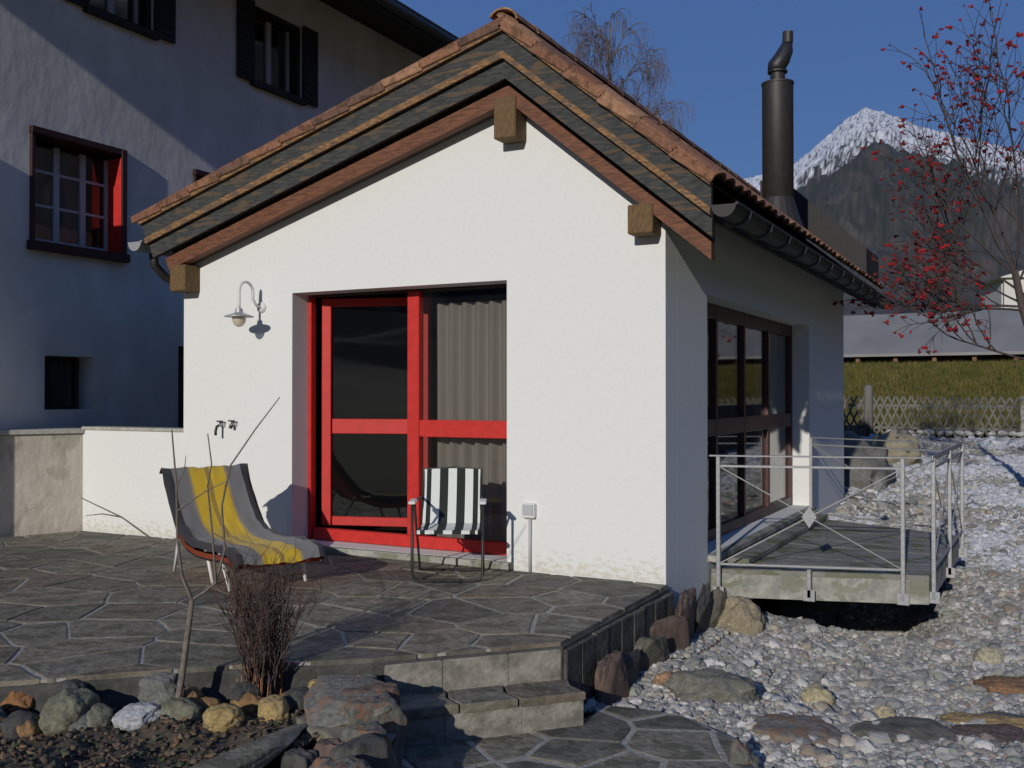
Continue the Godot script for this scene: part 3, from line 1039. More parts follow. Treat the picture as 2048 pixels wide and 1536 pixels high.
func side_window(h: Node3D) -> void:
	var x := -0.19
	var st := mb()
	var posts := [-1.004, -1.90, -2.85, -3.83, -4.998]
	var ends := [-1.07, -1.96, -2.91, -3.89, -4.93]
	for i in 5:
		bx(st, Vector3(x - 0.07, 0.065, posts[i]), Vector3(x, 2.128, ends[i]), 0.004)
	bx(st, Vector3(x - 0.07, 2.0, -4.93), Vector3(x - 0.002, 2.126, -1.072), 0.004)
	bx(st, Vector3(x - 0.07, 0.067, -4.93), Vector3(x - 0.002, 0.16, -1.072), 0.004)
	var d := obj("side_window_frame", st, M.red_shaded, h)
	var zs := [[-1.072, -1.898], [-1.962, -2.848], [-2.912, -3.828], [-3.892, -4.928]]
	for i in 4:
		st = mb()
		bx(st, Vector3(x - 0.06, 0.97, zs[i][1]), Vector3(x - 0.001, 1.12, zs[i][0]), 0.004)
		obj("cross_rail", st, M.red_shaded, d)
		for y in [[0.162, 0.968], [1.122, 1.998]]:
			st = mb()
			bx(st, Vector3(x - 0.045, y[0], zs[i][1]), Vector3(x - 0.035, y[1], zs[i][0]), 0.0)
			obj("pane", st, M.glass_side, d)
	st = mb()
	bx(st, Vector3(-0.185, 0.005, -4.99), Vector3(0.075, 0.058, -1.01), 0.006)
	obj("window_sill", st, M.concrete, h)
	curtain("pale pleated curtain hanging behind the last pane of the side window", Vector3(-0.36, 0.08, -4.92), Vector3(-0.36, 2.2, -3.9), 9, 0.04)
	# a low chest of drawers deep in the room
	var dr := thing("dresser", "low wooden dresser in the dark room behind the red glass door", "dresser", Vector3(-2.75, 0.052, -3.6))
	st = mb()
	bx(st, Vector3(-0.45, 0.0, -0.22), Vector3(0.45, 0.74, 0.2), 0.01)
	obj("carcass", st, M.wood_end, dr)
	st = mb()
	bx(st, Vector3(-0.48, 0.742, -0.25), Vector3(0.48, 0.775, 0.23), 0.008)
	obj("top_board", st, M.wood_brown, dr)
	for k in 3:
		st = mb()
		bx(st, Vector3(-0.42, 0.04 + k * 0.235, 0.202), Vector3(0.42, 0.25 + k * 0.235, 0.22), 0.006)
		obj("drawer", st, M.wood_brown, dr)

func flue(h: Node3D) -> void:
	var c := Vector3(-0.35, 0, -5.0)
	var st := mb(true)
	lathe(st, c, [Vector2(0.0, 3.1), Vector2(0.178, 3.1), Vector2(0.178, 4.95)], 28)
	var f := obj("flue_pipe", st, M.dark_metal, h)
	st = mb()
	lathe(st, c, [Vector2(0.178, 4.951), Vector2(0.186, 4.951), Vector2(0.186, 4.975), Vector2(0.0, 4.99)], 28)
	obj("cap_ring", st, M.dark_metal, f)
	st = mb(true)
	lathe(st, c, [Vector2(0.085, 4.98), Vector2(0.085, 5.10)], 18)
	obj("inner_pipe", st, M.dark_metal, f)
	st = mb()
	lathe(st, c, [Vector2(0.085, 5.09), Vector2(0.115, 5.095), Vector2(0.115, 5.115), Vector2(0.0, 5.12)], 18)
	obj("collar", st, M.black, f)
	# rotating cowl, bent like a goose neck
	st = mb(true)
	var p := c + Vector3(0, 5.11, 0)
	var r := Vector3(0.885, 0, -0.466)
	tube(st, [p - r * 0.05 + Vector3(0, -0.01, 0), p + Vector3(0, 0.05, 0) - r * 0.02, p + r * 0.05 + Vector3(0, 0.15, 0), p + r * 0.10 + Vector3(0, 0.26, 0), p + r * 0.115 + Vector3(0, 0.33, 0)], [0.075, 0.105, 0.10, 0.085, 0.060], 12)
	obj("cowl", st, M.black, f)
	st = mb()
	tube(st, [p + r * 0.118 + Vector3(0, 0.335, 0), p + r * 0.122 + Vector3(0, 0.465, 0)], 0.062, 12)
	obj("cowl_vane", st, M.dark_metal, f)
	# sheet flashing at the foot
	st = mb()
	lathe(st, c, [Vector2(0.34, 3.15), Vector2(0.24, 3.42), Vector2(0.182, 3.62)], 20)
	obj("flashing", st, M.dark_metal, f)

# ------------------------------------------------------------------ the big house on the left
func big_house() -> void:
	var h := thing("neighbouring_house", "tall grey plastered house in shade with dark shutters", "house", Vector3(-6.5, 0, -2))
	var x0 := 0.0
	var zo := 2.0   # local z = world z + 2
	var holes := []
	var w1 := Rect2(-0.24, 2.83, 1.15, 1.16)
	var wins := [
		{"r": w1, "style": "red"},
		{"r": Rect2(1.92, 2.83, 1.10, 1.16), "style": "red"},
		{"r": Rect2(2.92, 5.32, 0.95, 1.0), "style": "shutter"},
		{"r": Rect2(0.42, 5.40, 0.88, 0.98), "style": "shutter"},
		{"r": Rect2(-0.06, 1.18, 0.60, 0.55), "style": "cellar"},
		{"r": Rect2(1.70, -0.2, 0.9, 2.1), "style": "door"},
	]
	for w in wins: holes.append(w.r)
	var st := mb()
	# u runs along -z from world z = 0
	wall(st, Vector3(0, 0, zo), Vector3(0, 0, -1), Vector3.UP, Vector3(-0.42, 0, 0), Rect2(-5.6, -0.6, 19.0, 7.6), holes)
	# body behind, so that the house is closed
	prism_xy(st, [Vector2(-9.0, -0.6), Vector2(-8.6, -0.6), Vector2(-8.6, 7.0), Vector2(-9.0, 7.0)], -11.4, 7.6)
	bx(st, Vector3(-8.6, -0.6, 7.2), Vector3(-0.43, 7.0, 7.59), 0.0)
	bx(st, Vector3(-8.6, -0.6, -11.39), Vector3(-0.43, 7.0, -11.0), 0.0)
	obj("wall", st, M.plaster_grey, h)
	st = mb()
	bx(st, Vector3(0.004, -0.6, 3.9), Vector3(0.36, 4.02, 6.6), 0.01)  # unseen block, added to shade the lower part of this wall
	obj("added_shadow_block", st, M.plaster_grey, h)
	# a dark room behind the windows
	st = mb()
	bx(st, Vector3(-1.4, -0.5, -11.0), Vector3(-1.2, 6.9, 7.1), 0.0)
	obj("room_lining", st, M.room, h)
	for w in wins:
		var r: Rect2 = w.r
		var P := func(u: float, y: float, dx: float) -> Vector3: return Vector3(dx, y, zo - u)
		var u0 := r.position.x
		var u1 := r.end.x
		var y0 := r.position.y
		var y1 := r.end.y
		if w.style == "red":
			st = mb()
			# red surround standing proud of the wall, its colour darkened for shade
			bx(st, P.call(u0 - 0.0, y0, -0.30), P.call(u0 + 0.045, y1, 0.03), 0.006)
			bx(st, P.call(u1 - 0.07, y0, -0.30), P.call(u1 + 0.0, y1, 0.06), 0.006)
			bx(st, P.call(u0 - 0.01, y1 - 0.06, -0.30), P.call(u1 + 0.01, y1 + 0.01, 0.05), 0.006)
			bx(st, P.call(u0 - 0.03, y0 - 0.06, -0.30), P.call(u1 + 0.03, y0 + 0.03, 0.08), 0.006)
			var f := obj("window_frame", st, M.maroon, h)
			st = mb()
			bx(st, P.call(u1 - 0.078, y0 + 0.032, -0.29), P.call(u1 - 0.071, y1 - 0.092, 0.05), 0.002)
			obj("sunlit_jamb", st, M.red, f)  # strip left bright red, so this jamb looks sunlit
			st = mb()
			for k in 4:
				var u := lerpf(u0 + 0.07, u1 - 0.11, k / 3.0)
				bx(st, P.call(u, y0 + 0.035, -0.20), P.call(u + (0.07 if k % 3 else 0.045), y1 - 0.10, -0.155), 0.003)
			for k in 2:
				var y := lerpf(y0, y1, 0.36 + 0.30 * k)
				bx(st, P.call(u0 + 0.075, y, -0.19), P.call(u1 - 0.075, y + 0.028, -0.165), 0.003)
			bx(st, P.call(u0 + 0.075, y0 + 0.032, -0.195), P.call(u1 - 0.075, y0 + 0.09, -0.16), 0.003)
			obj("casement", st, M.window_white, f)
			st = mb()
			if u0 < 1.0: curtain("grey net curtain behind the red framed window of the neighbouring house", Vector3(-6.5 - 0.30, y0 + 0.04, -u0 - 0.08), Vector3(-6.5 - 0.30, y1 - 0.1, -u1 + 0.30), 9, 0.012)
			for k in 3:
				st = mb()
				bx(st, P.call(lerpf(u0 + 0.075, u1 - 0.075, k / 3.0) + 0.002, y0 + 0.05, -0.183), P.call(lerpf(u0 + 0.075, u1 - 0.075, (k + 1) / 3.0) - 0.002, y1 - 0.1, -0.177), 0.0)
				obj("pane", st, M.glass, f)
		elif w.style == "shutter":
			st = mb()
			bx(st, P.call(u0, y0, -0.24), P.call(u0 + 0.06, y1, -0.02), 0.004)
			bx(st, P.call(u1 - 0.06, y0, -0.24), P.call(u1, y1, -0.02), 0.004)
			bx(st, P.call(u0 + 0.062, y1 - 0.06, -0.24), P.call(u1 - 0.062, y1, -0.022), 0.004)
			bx(st, P.call(u0 - 0.05, y0 - 0.06, -0.2), P.call(u1 + 0.05, y0 + 0.02, 0.07), 0.006)
			var f := obj("window_frame", st, M.shutter, h)
			st = mb()
			var um := (u0 + u1) * 0.5
			bx(st, P.call(um - 0.045, y0 + 0.03, -0.20), P.call(um + 0.045, y1 - 0.06, -0.15), 0.003)
			bx(st, P.call(u1 - 0.11, y0 + 0.03, -0.20), P.call(u1 - 0.065, y1 - 0.06, -0.15), 0.003)
			bx(st, P.call(u0 + 0.065, y0 + 0.03, -0.20), P.call(u0 + 0.11, y1 - 0.06, -0.15), 0.003)
			obj("casement", st, M.window_white, f)
			for k in 2:
				st = mb()
				bx(st, P.call(lerpf(u0 + 0.065, u1 - 0.065, k * 0.5) + 0.002, y0 + 0.025, -0.183), P.call(lerpf(u0 + 0.065, u1 - 0.065, (k + 1) * 0.5) - 0.002, y1 - 0.065, -0.177), 0.0)
				obj("pane", st, M.glass, f)
			for s in [[u0 - 0.30, u0 - 0.004], [u1 + 0.004, u1 + 0.30]]:
				st = mb()
				bx(st, P.call(s[0], y0 - 0.02, 0.012), P.call(s[1], y1 + 0.02, 0.05), 0.004)
				var sh := obj("shutter", st, M.shutter, h)
				for k in 10:
					st = mb()
					var yy := lerpf(y0 + 0.04, y1 - 0.1, k / 9.0)
					bx(st, P.call(s[0] + 0.03, yy, 0.051), P.call(s[1] - 0.03, yy + 0.05, 0.064), 0.003)
					obj("slat", st, M.shutter, sh)
		elif w.style == "cellar":
			st = mb()
			bx(st, P.call(u0, y0, -0.30), P.call(u0 + 0.05, y1, -0.24), 0.003)
			bx(st, P.call(u1 - 0.05, y0, -0.30), P.call(u1, y1, -0.24), 0.003)
			bx(st, P.call(u0 + 0.052, y0, -0.30), P.call(u1 - 0.052, y0 + 0.05, -0.242), 0.003)
			bx(st, P.call(u0 + 0.052, y1 - 0.05, -0.30), P.call(u1 - 0.052, y1, -0.242), 0.003)
			var f := obj("window_frame", st, M.wood_dark, h)
			for k in 4:
				st = mb()
				var u := lerpf(u0 + 0.12, u1 - 0.12, k / 3.0)
				tube(st, [P.call(u, y0 + 0.02, -0.12), P.call(u, y1 - 0.01, -0.12)], 0.010, 6)
				obj("iron_bar", st, M.black, f)
			st = mb()
			bx(st, P.call(u0 + 0.052, y0 + 0.052, -0.275), P.call(u1 - 0.052, y1 - 0.052, -0.268), 0.0)
			obj("pane", st, M.glass, f)
		else:
			st = mb()
			bx(st, P.call(u0 + 0.01, y0, -0.16), P.call(u1 - 0.01, y1 - 0.01, -0.10), 0.004)
			obj("door", st, M.shutter, h)
	# eave: dark boarded soffit, roof slope and gutter board
	st = mb()
	prism_xy(st, [Vector2(0.95, 6.60), Vector2(0.95, 6.84), Vector2(-4.4, 9.6), Vector2(-9.9, 6.84), Vector2(-9.9, 6.6), Vector2(-4.4, 9.36)], -12.0, 8.15)
	var rf := obj("roof", st, M.shutter, h)
	st = mb()
	bx(st, Vector3(0.005, 6.82, -11.9), Vector3(0.90, 6.86, 8.1), 0.0)
	obj("soffit", st, M.shutter, rf)
	st = mb(true)
	tube(st, [Vector3(1.02, 6.66, -11.9), Vector3(1.02, 6.66, 8.1)], 0.07, 10)
	obj("gutter", st, M.black, rf)
	st = mb()
	prism_xy(st, [Vector2(-8.6, 7.0), Vector2(-0.4, 7.0), Vector2(-4.4, 9.2)], 7.2, 7.58)
	obj("gable", st, M.plaster_grey, h)

# ------------------------------------------------------------------ balcony with steel railing
func balcony() -> void:
	var b := thing("balcony_deck", "weathered concrete balcony with thin galvanised steel railing beside the house", "balcony")
	var st := mb()
	var A := Vector2(0.02, -1.03)
	var B := Vector2(1.58, -1.50)
	var C := Vector2(1.63, -4.0)
	var D := Vector2(0.02, -4.82)
	slab(st, PackedVector2Array([A, B, C, D]), -0.27, -0.085, 0.01)
	obj("slab", st, M.concrete, b)
	# boards laid across the slab
	var n := 9
	for i in n:
		var t0 := float(i) / n
		var t1 := float(i + 1) / n
		var p0 := A.lerp(D, t0)
		var p1 := A.lerp(D, t1)
		var q0 := B.lerp(C, t0)
		var q1 := B.lerp(C, t1)
		st = mb()
		slab(st, PackedVector2Array([p0.lerp(p1, 0.015), q0.lerp(q1, 0.015), q0.lerp(q1, 0.985), p0.lerp(p1, 0.985)]), -0.084, -0.05 + rng.randf_range(-0.002, 0.002), 0.004)
		obj("deck_slab", st, M.concrete_deck, b)
	# stepping trough below the window
	st = mb()
	bx(st, Vector3(0.085, -0.048, -4.7), Vector3(0.26, 0.012, -1.25), 0.01)
	obj("step_board", st, M.concrete_deck, b)
	# railing
	var post := func(p: Vector2, y0: float, y1: float, w := 0.032) -> void:
		var s := mb()
		bx(s, Vector3(p.x - w / 2, y0, p.y - w / 2), Vector3(p.x + w / 2, y1, p.y + w / 2), 0.004)
		var o := obj("post", s, M.steel, b)
		s = mb()
		cbox(s, Vector3(p.x, y0 + 0.02, p.y + 0.01), Vector3(0.09, 0.09, 0.012), 0.003)
		obj("anchor_plate", s, M.steel, o)
	var rail := func(p: Vector3, q: Vector3, w: float, hh: float) -> void:
		var s := mb()
		bar(s, p, q, w, hh)
		obj("rail", s, M.steel, b)
	var V := func(p: Vector2, y: float) -> Vector3: return Vector3(p.x, y, p.y)
	var fa := A + Vector2(0.06, 0.0)
	var fb := Vector2(1.40, -1.405)
	var out := Vector2(0.29, 0.96) * 0.03
	post.call(fa + out, -0.24, 0.85)
	post.call(fb + out, -0.24, 0.85)
	post.call((fa + fb) * 0.5 + out, -0.24, -0.02)
	rail.call(V.call(A + out - Vector2(0.015, 0), 0.85), V.call(B + out, 0.85), 0.04, 0.012)
	rail.call(V.call(fa + out, 0.77), V.call(fb + out, 0.77), 0.018, 0.018)
	rail.call(V.call(fa + out, 0.0), V.call(fb + out, 0.0), 0.018, 0.018)
	var cross := func(p: Vector2, q: Vector2, y0: float, y1: float) -> void:
		var s := mb(); bar(s, V.call(p, y0), V.call(q, y1), 0.010, 0.010); obj("brace", s, M.steel, b)
		s = mb(); bar(s, V.call(p, y1), V.call(q, y0), 0.009, 0.009); obj("brace", s, M.steel, b)
		# diamond plate on the crossing
		var m: Vector3 = V.call((p + q) * 0.5, (y0 + y1) * 0.5)
		var d := (q - p).normalized()
		var u := Vector3(d.x, 0, d.y)
		var w := Vector3(d.y, 0, -d.x) * 0.012
		s = mb()
		var pts := [m + u * 0.055, m + Vector3.UP * 0.085, m - u * 0.055, m - Vector3.UP * 0.085]
		quad_out(s, m, pts[0] + w, pts[1] + w, pts[2] + w, pts[3] + w)
		quad_out(s, m, pts[0] - w, pts[1] - w, pts[2] - w, pts[3] - w)
		for k in 4: quad_out(s, m, pts[k] + w, pts[(k + 1) % 4] + w, pts[(k + 1) % 4] - w, pts[k] - w)
		obj("diamond_plate", s, M.steel, b)
	cross.call(fa + out, fb + out, 0.0, 0.77)
	# right hand side
	var ra := B + Vector2(0.03, -0.05)
	var rb := C + Vector2(0.03, 0.0)
	for t in [0.0, 0.5, 1.0]: post.call(ra.lerp(rb, t), -0.24, 0.85)
	rail.call(V.call(B + Vector2(0.03, 0.02), 0.85), V.call(C + Vector2(0.03, -0.02), 0.85), 0.012, 0.04)
	rail.call(V.call(ra, 0.77), V.call(rb, 0.77), 0.018, 0.018)
	rail.call(V.call(ra, 0.0), V.call(rb, 0.0), 0.018, 0.018)
	cross.call(ra, ra.lerp(rb, 0.5), 0.0, 0.77)
	cross.call(ra.lerp(rb, 0.5), rb, 0.0, 0.77)
	# back
	var ba := C + Vector2(-0.03, -0.03)
	var bb := D + Vector2(0.03, -0.01)
	post.call(bb, -0.24, 0.85)
	rail.call(V.call(ba, 0.85), V.call(bb, 0.85), 0.04, 0.012)
	rail.call(V.call(ba, 0.77), V.call(bb, 0.77), 0.018, 0.018)
	rail.call(V.call(ba, 0.0), V.call(bb, 0.0), 0.018, 0.018)
	cross.call(bb, ba, 0.0, 0.77)

# ------------------------------------------------------------------ yard behind
func background() -> void:
	# lattice fence
	var f := thing("lattice_fence", "weathered wooden lattice fence in front of the grass bank", "fence", Vector3(-1.2, 0, -18.0))
	var st := mb()
	var Z := func(x: float) -> float: return -0.03 * x
	var y0 := 0.40
	var y1 := 1.30
	for i in range(-18, 33):
		var x := i * 0.17
		for s in [-1, 1]:
			st = mb()
			var a := Vector3(x, y0 - 0.02, 0.02 * s)
			var b := Vector3(x + 0.42 * s, y1 - 0.008 * x, 0.02 * s)
			bar(st, a, b, 0.045, 0.02, Vector3.FORWARD)
			obj("slat", st, M.wood_fence, f)
	for y in [y0 + 0.18, y1 - 0.2]:
		st = mb()
		bar(st, Vector3(-3.2, y, -0.06), Vector3(5.6, y - 0.03, -0.06), 0.05, 0.07)
		obj("rail", st, M.wood_fence, f)
	st = mb(true)
	tube(st, [Vector3(0.0, 0.2, 0.08), Vector3(0.0, 1.52, 0.08), Vector3(0, 1.57, 0.08)], [0.11, 0.10, 0.05], 10)
	obj("post", st, M.wood_fence, f)
	st = mb()
	bx(st, Vector3(3.18, 0.0, -0.1), Vector3(3.42, 1.30, 0.12), 0.01)
	obj("gate_post", st, M.concrete, f)
	# row of pale kerb stones with snow at the fence foot
	for i in 16:
		var k := inst("kerb_stone", rock_mesh(900 + i, Vector3(0.22, 0.13, 0.15) * rng.randf_range(0.8, 1.2), 1), rock_mat(lin(0.70, 0.69, 0.66)), self, Vector3(-0.6 + i * 0.2 + rng.randf_range(-0.04, 0.04), land(0, -17.4) + 0.13, -17.4 + rng.randf_range(-0.05, 0.05)))
		tag(k, "small pale stone in the row at the lattice fence foot", "stone", "pale stones along the lattice fence foot")
	# grass on the bank
	var gt := mb()
	for k in 9:
		var ga := TAU * k / 9.0
		var p := Vector3(cos(ga), 0, sin(ga)) * 0.06 * (k % 3)
		var d := Vector3(cos(ga * 2.3), 0, sin(ga * 2.3))
		tri(gt, p - d * 0.02, p + d * 0.02, p + Vector3(cos(ga) * 0.10, 0.22 + 0.03 * (k % 4), sin(ga) * 0.10))
	var gmesh := done(gt)
	var gtr := []
	var gcl := []
	for k in 9000:
		var gx := rng.randf_range(-9.0, 9.0)
		var gz := -rng.randf_range(18.6, 37.0)
		gtr.append(Transform3D(Basis(Vector3.UP, rng.randf() * TAU).scaled(Vector3(1, rng.randf_range(0.5, 1.1), 1)), Vector3(gx, land(gx, gz) - 0.05, gz)))
		gcl.append([lin(0.085, 0.088, 0.012), lin(0.12, 0.11, 0.02), lin(0.065, 0.072, 0.012), lin(0.16, 0.12, 0.04)][rng.randi() % 4])
	var gs := multi("grass_tufts", gmesh, gtr, gcl, self)
	tag(gs, "rough olive grass covering the bank below the barn", "grass")
	# boulder, and an added rock in place of the house shadow
	var bo := inst("boulder", rock_mesh(301, Vector3(1.15, 1.0, 0.9), 3, 0.08), rock_mat(lin(0.42, 0.37, 0.26)), self, Vector3(0.02, 0.22, -12.2))
	tag(bo, "pale tan boulder standing behind the far corner of the house", "boulder")
	var shadow_stand_in := inst("rock", rock_mesh(302, Vector3(1.2, 1.3, 1.6), 3, 0.16), rock_mat(lin(0.23, 0.225, 0.21)), self, Vector3(-0.16, 0.05, -9.0))
	tag(shadow_stand_in, "added grey rock in place of the house shadow at the back corner", "rock")
	# right hand wall edge
	var w := thing("boundary_wall", "dark boundary wall running back to the lattice fence", "wall", Vector3(2.75, 0, -14.0))
	st = mb()
	bx(st, Vector3(0.0, -0.4, -3.6), Vector3(0.25, 1.12, 4.5), 0.01)
	obj("wall_body", st, M.slate_brown, w)
	# long low building
	var b := thing("long_barn", "long low barn with a pale grey sheet roof beyond the grass bank", "barn", Vector3(0, 2.4, -38))
	st = mb()
	# roof slope facing us, cross section swept along x
	var prof := [Vector2(0.6, 0.66), Vector2(-2.6, 2.55), Vector2(-5.8, 0.66)]
	var xa := -16.0
	var xb := 46.0
	for i in 2:
		var p: Vector2 = prof[i]
		var q: Vector2 = prof[i + 1]
		quad(st, Vector3(xa, p.y, p.x), Vector3(xa, q.y, q.x), Vector3(xb, q.y, q.x), Vector3(xb, p.y, p.x))
		quad(st, Vector3(xa, p.y - 0.12, p.x), Vector3(xb, p.y - 0.12, p.x), Vector3(xb, q.y - 0.12, q.x), Vector3(xa, q.y - 0.12, q.x))
	quad(st, Vector3(xa, prof[0].y, prof[0].x), Vector3(xb, prof[0].y, prof[0].x), Vector3(xb, prof[0].y - 0.12, prof[0].x), Vector3(xa, prof[0].y - 0.12, prof[0].x))
	obj("roof", st, M.roof_metal, b)
	st = mb()
	bx(st, Vector3(xa + 0.5, -1.5, -5.2), Vector3(xb - 0.5, 0.55, -0.2), 0.0)
	obj("wall", st, M.wood_dark, b)
	for i in 40:
		st = mb()
		var x := xa + 1.0 + i * 1.0 * 1.5
		bx(st, Vector3(x, 0.30, -0.15), Vector3(x + 0.16, 0.46, 0.52), 0.01)
		obj("rafter_end", st, M.wood_tan, b)
	# far white house
	var fh := thing("far_house", "small white house far off on the wooded slope", "house", Vector3(3.6, 2.4, -92), 0.3)
	st = mb()
	wall(st, Vector3(-4, 0, 0), Vector3.RIGHT, Vector3.UP, Vector3(0, 0, -0.3), Rect2(0, 0, 8, 9.2), [Rect2(1.2, 6.6, 1.1, 1.3), Rect2(3.6, 6.6, 1.1, 1.3), Rect2(6.0, 6.6, 1.1, 1.3)])
	bx(st, Vector3(-4, 0, -7), Vector3(4, 9.2, -0.8), 0.0)
	obj("wall", st, M.far_white, fh)
	st = mb()
	prism_xy(st, [Vector2(-4.6, 9.2), Vector2(4.6, 9.2), Vector2(0, 10.6)], -7.5, 0.5)
	obj("roof", st, M.far_white, fh)
	for k in 3:
		st = mb()
		bx(st, Vector3(-2.8 + k * 2.4, 6.6, -0.5), Vector3(-1.7 + k * 2.4, 7.9, -0.4), 0.0)
		obj("window", st, M.black, fh)

# ------------------------------------------------------------------ planting bed
func bed() -> void:
	var nz := FastNoiseLite.new()
	nz.seed = 3; nz.frequency = 2.2; nz.fractal_octaves = 4
	var poly := PackedVector2Array([Vector2(-0.80, 2.76), Vector2(-0.42, 3.10), Vector2(-0.42, 3.7), Vector2(-0.5, 4.9), Vector2(-3.1, 4.9), Vector2(-1.98, 3.80), Vector2(-1.22, 3.07)])
	var H := func(x: float, z: float) -> float: return -0.17 + nz.get_noise_2d(x, z) * 0.07 + nz.get_noise_2d(x * 6.0, z * 6.0) * 0.025
	var st := mb(true)
	var s := 0.035
	var x := -3.2
	while x < -0.35:
		var z := 2.7
		while z < 4.9:
			if Geometry2D.is_point_in_polygon(Vector2(x + s / 2, z + s / 2), poly) :
				quad(st, Vector3(x, H.call(x, z), z), Vector3(x, H.call(x, z + s), z + s), Vector3(x + s, H.call(x + s, z + s), z + s), Vector3(x + s, H.call(x + s, z), z))
			z += s
		x += s
	struct("soil_bed", st, M.soil)
	# crumbs of earth, twigs and dead leaves
	var crumb := rock_mesh(77, Vector3(1, 0.8, 1), 1, 0.2)
	var leaf := mb()
	quad(leaf, Vector3(-0.5, 0.1, 0), Vector3(0, 0, -0.28), Vector3(0.55, 0.12, 0), Vector3(0, 0, 0.28))
	var leafm := done(leaf)
	var litter := Node3D.new()
	litter.name = "ground_litter"
	litter.set_meta("kind", "stuff")
	litter.set_meta("label", "dead leaves and crumbs of earth strewn over the planting bed")
	litter.set_meta("category", "litter")
	add_child(litter)
	for pass_i in 2:
		var tr := []
		var cl := []
		for i in 2600:
			var p := Vector2(rng.randf_range(-3.0, -0.42), rng.randf_range(2.75, 4.8))
			if not Geometry2D.is_point_in_polygon(p, poly): continue
			var k := rng.randf_range(0.012, 0.035) if pass_i == 0 else rng.randf_range(0.025, 0.055)
			tr.append(Transform3D(Basis.from_euler(Vector3(rng.randf_range(-0.5, 0.5), rng.randf() * TAU, rng.randf_range(-0.5, 0.5))).scaled(Vector3.ONE * k), Vector3(p.x, H.call(p.x, p.y) + k * 0.25, p.y)))
			if pass_i == 0: cl.append(lin(0.07, 0.052, 0.036) * rng.randf_range(0.6, 1.9))
			else: cl.append([lin(0.20, 0.12, 0.06), lin(0.14, 0.08, 0.045), lin(0.26, 0.18, 0.09), lin(0.09, 0.06, 0.04), lin(0.07, 0.085, 0.04)][rng.randi() % 5])
		multi("crumbs" if pass_i == 0 else "dead_leaves", crumb if pass_i == 0 else leafm, tr, cl, litter)
	# stones lying in the bed
	var cols := {"olive": lin(0.24, 0.24, 0.17), "grey": lin(0.22, 0.225, 0.21), "white": lin(0.58, 0.60, 0.62), "yellow": lin(0.55, 0.40, 0.17), "ochre": lin(0.36, 0.21, 0.09), "dark": lin(0.09, 0.09, 0.085), "orange": lin(0.42, 0.20, 0.08)}
	var list := [
		[Vector3(-1.55, -0.10, 3.66), Vector3(0.25, 0.19, 0.2), "olive", "rounded olive grey stone in the planting bed"],
		[Vector3(-1.30, -0.13, 3.50), Vector3(0.20, 0.11, 0.14), "white", "bluish white crystalline stone in the planting bed"],
		[Vector3(-1.45, -0.10, 3.24), Vector3(0.26, 0.17, 0.17), "grey", "flat grey stone under the terrace edge in the planting bed"],
		[Vector3(-0.92, -0.13, 3.36), Vector3(0.17, 0.13, 0.13), "yellow", "lumpy pale yellow stone next to a second one in the bed"],
		[Vector3(-0.80, -0.13, 3.16), Vector3(0.16, 0.13, 0.13), "yellow", "lumpy yellow stone beneath the bare shrub"],
		[Vector3(-1.24, -0.12, 3.24), Vector3(0.12, 0.12, 0.10), "ochre", "ochre stone at the foot of the bare sapling"],
		[Vector3(-1.90, -0.10, 3.66), Vector3(0.15, 0.13, 0.13), "orange", "orange brown stone at the terrace edge"],
		[Vector3(-1.05, -0.12, 3.06), Vector3(0.22, 0.13, 0.14), "dark", "dark mossy stone under the terrace edge"],
		[Vector3(-1.72, -0.08, 3.52), Vector3(0.24, 0.13, 0.14), "dark", "dark flat stone between orange and grey stones"],
		[Vector3(-1.86, -0.12, 3.88), Vector3(0.18, 0.12, 0.14), "grey", "small grey stone sunk in dark soil"],
		[Vector3(-0.76, -0.09, 2.90), Vector3(0.10, 0.09, 0.08), "yellow", "small yellow stone close to the flat grey edging slab"],
	]
	var i := 0
	for l in list:
		var o := inst("stone", rock_mesh(500 + i, l[1] * 1.05, 4, 0.07, 14, 2.6), rock_mat(cols[l[2]]), self, l[0])
		o.rotation.y = rng.randf() * TAU
		tag(o, l[3], "stone", "stones in the planting bed")
		i += 1
	for k in 22:
		var p := Vector3(rng.randf_range(-2.4, -0.6), -0.15, 0)
		p.z = -0.96 * (p.x + 0.80) + 2.86 + rng.randf_range(0.02, 0.16)
		var tone: String = ["grey", "dark", "ochre", "olive"][rng.randi() % 4]
		var o := inst("stone", rock_mesh(540 + k, Vector3(0.12, 0.10, 0.10) * rng.randf_range(0.7, 1.7), 3, 0.07, 14, 2.6), rock_mat(cols[tone]), self, p)
		tag(o, "small %s stone strewn along the terrace edge in the bed" % tone, "stone", "small stones strewn along the terrace edge")
	# edging: upright slate slabs with a flat cap stone
	var ed := thing("slate_edging", "edging of upright slate slabs with orange lichen round the planting bed", "edging", Vector3(-0.4, -0.42, 3.2))
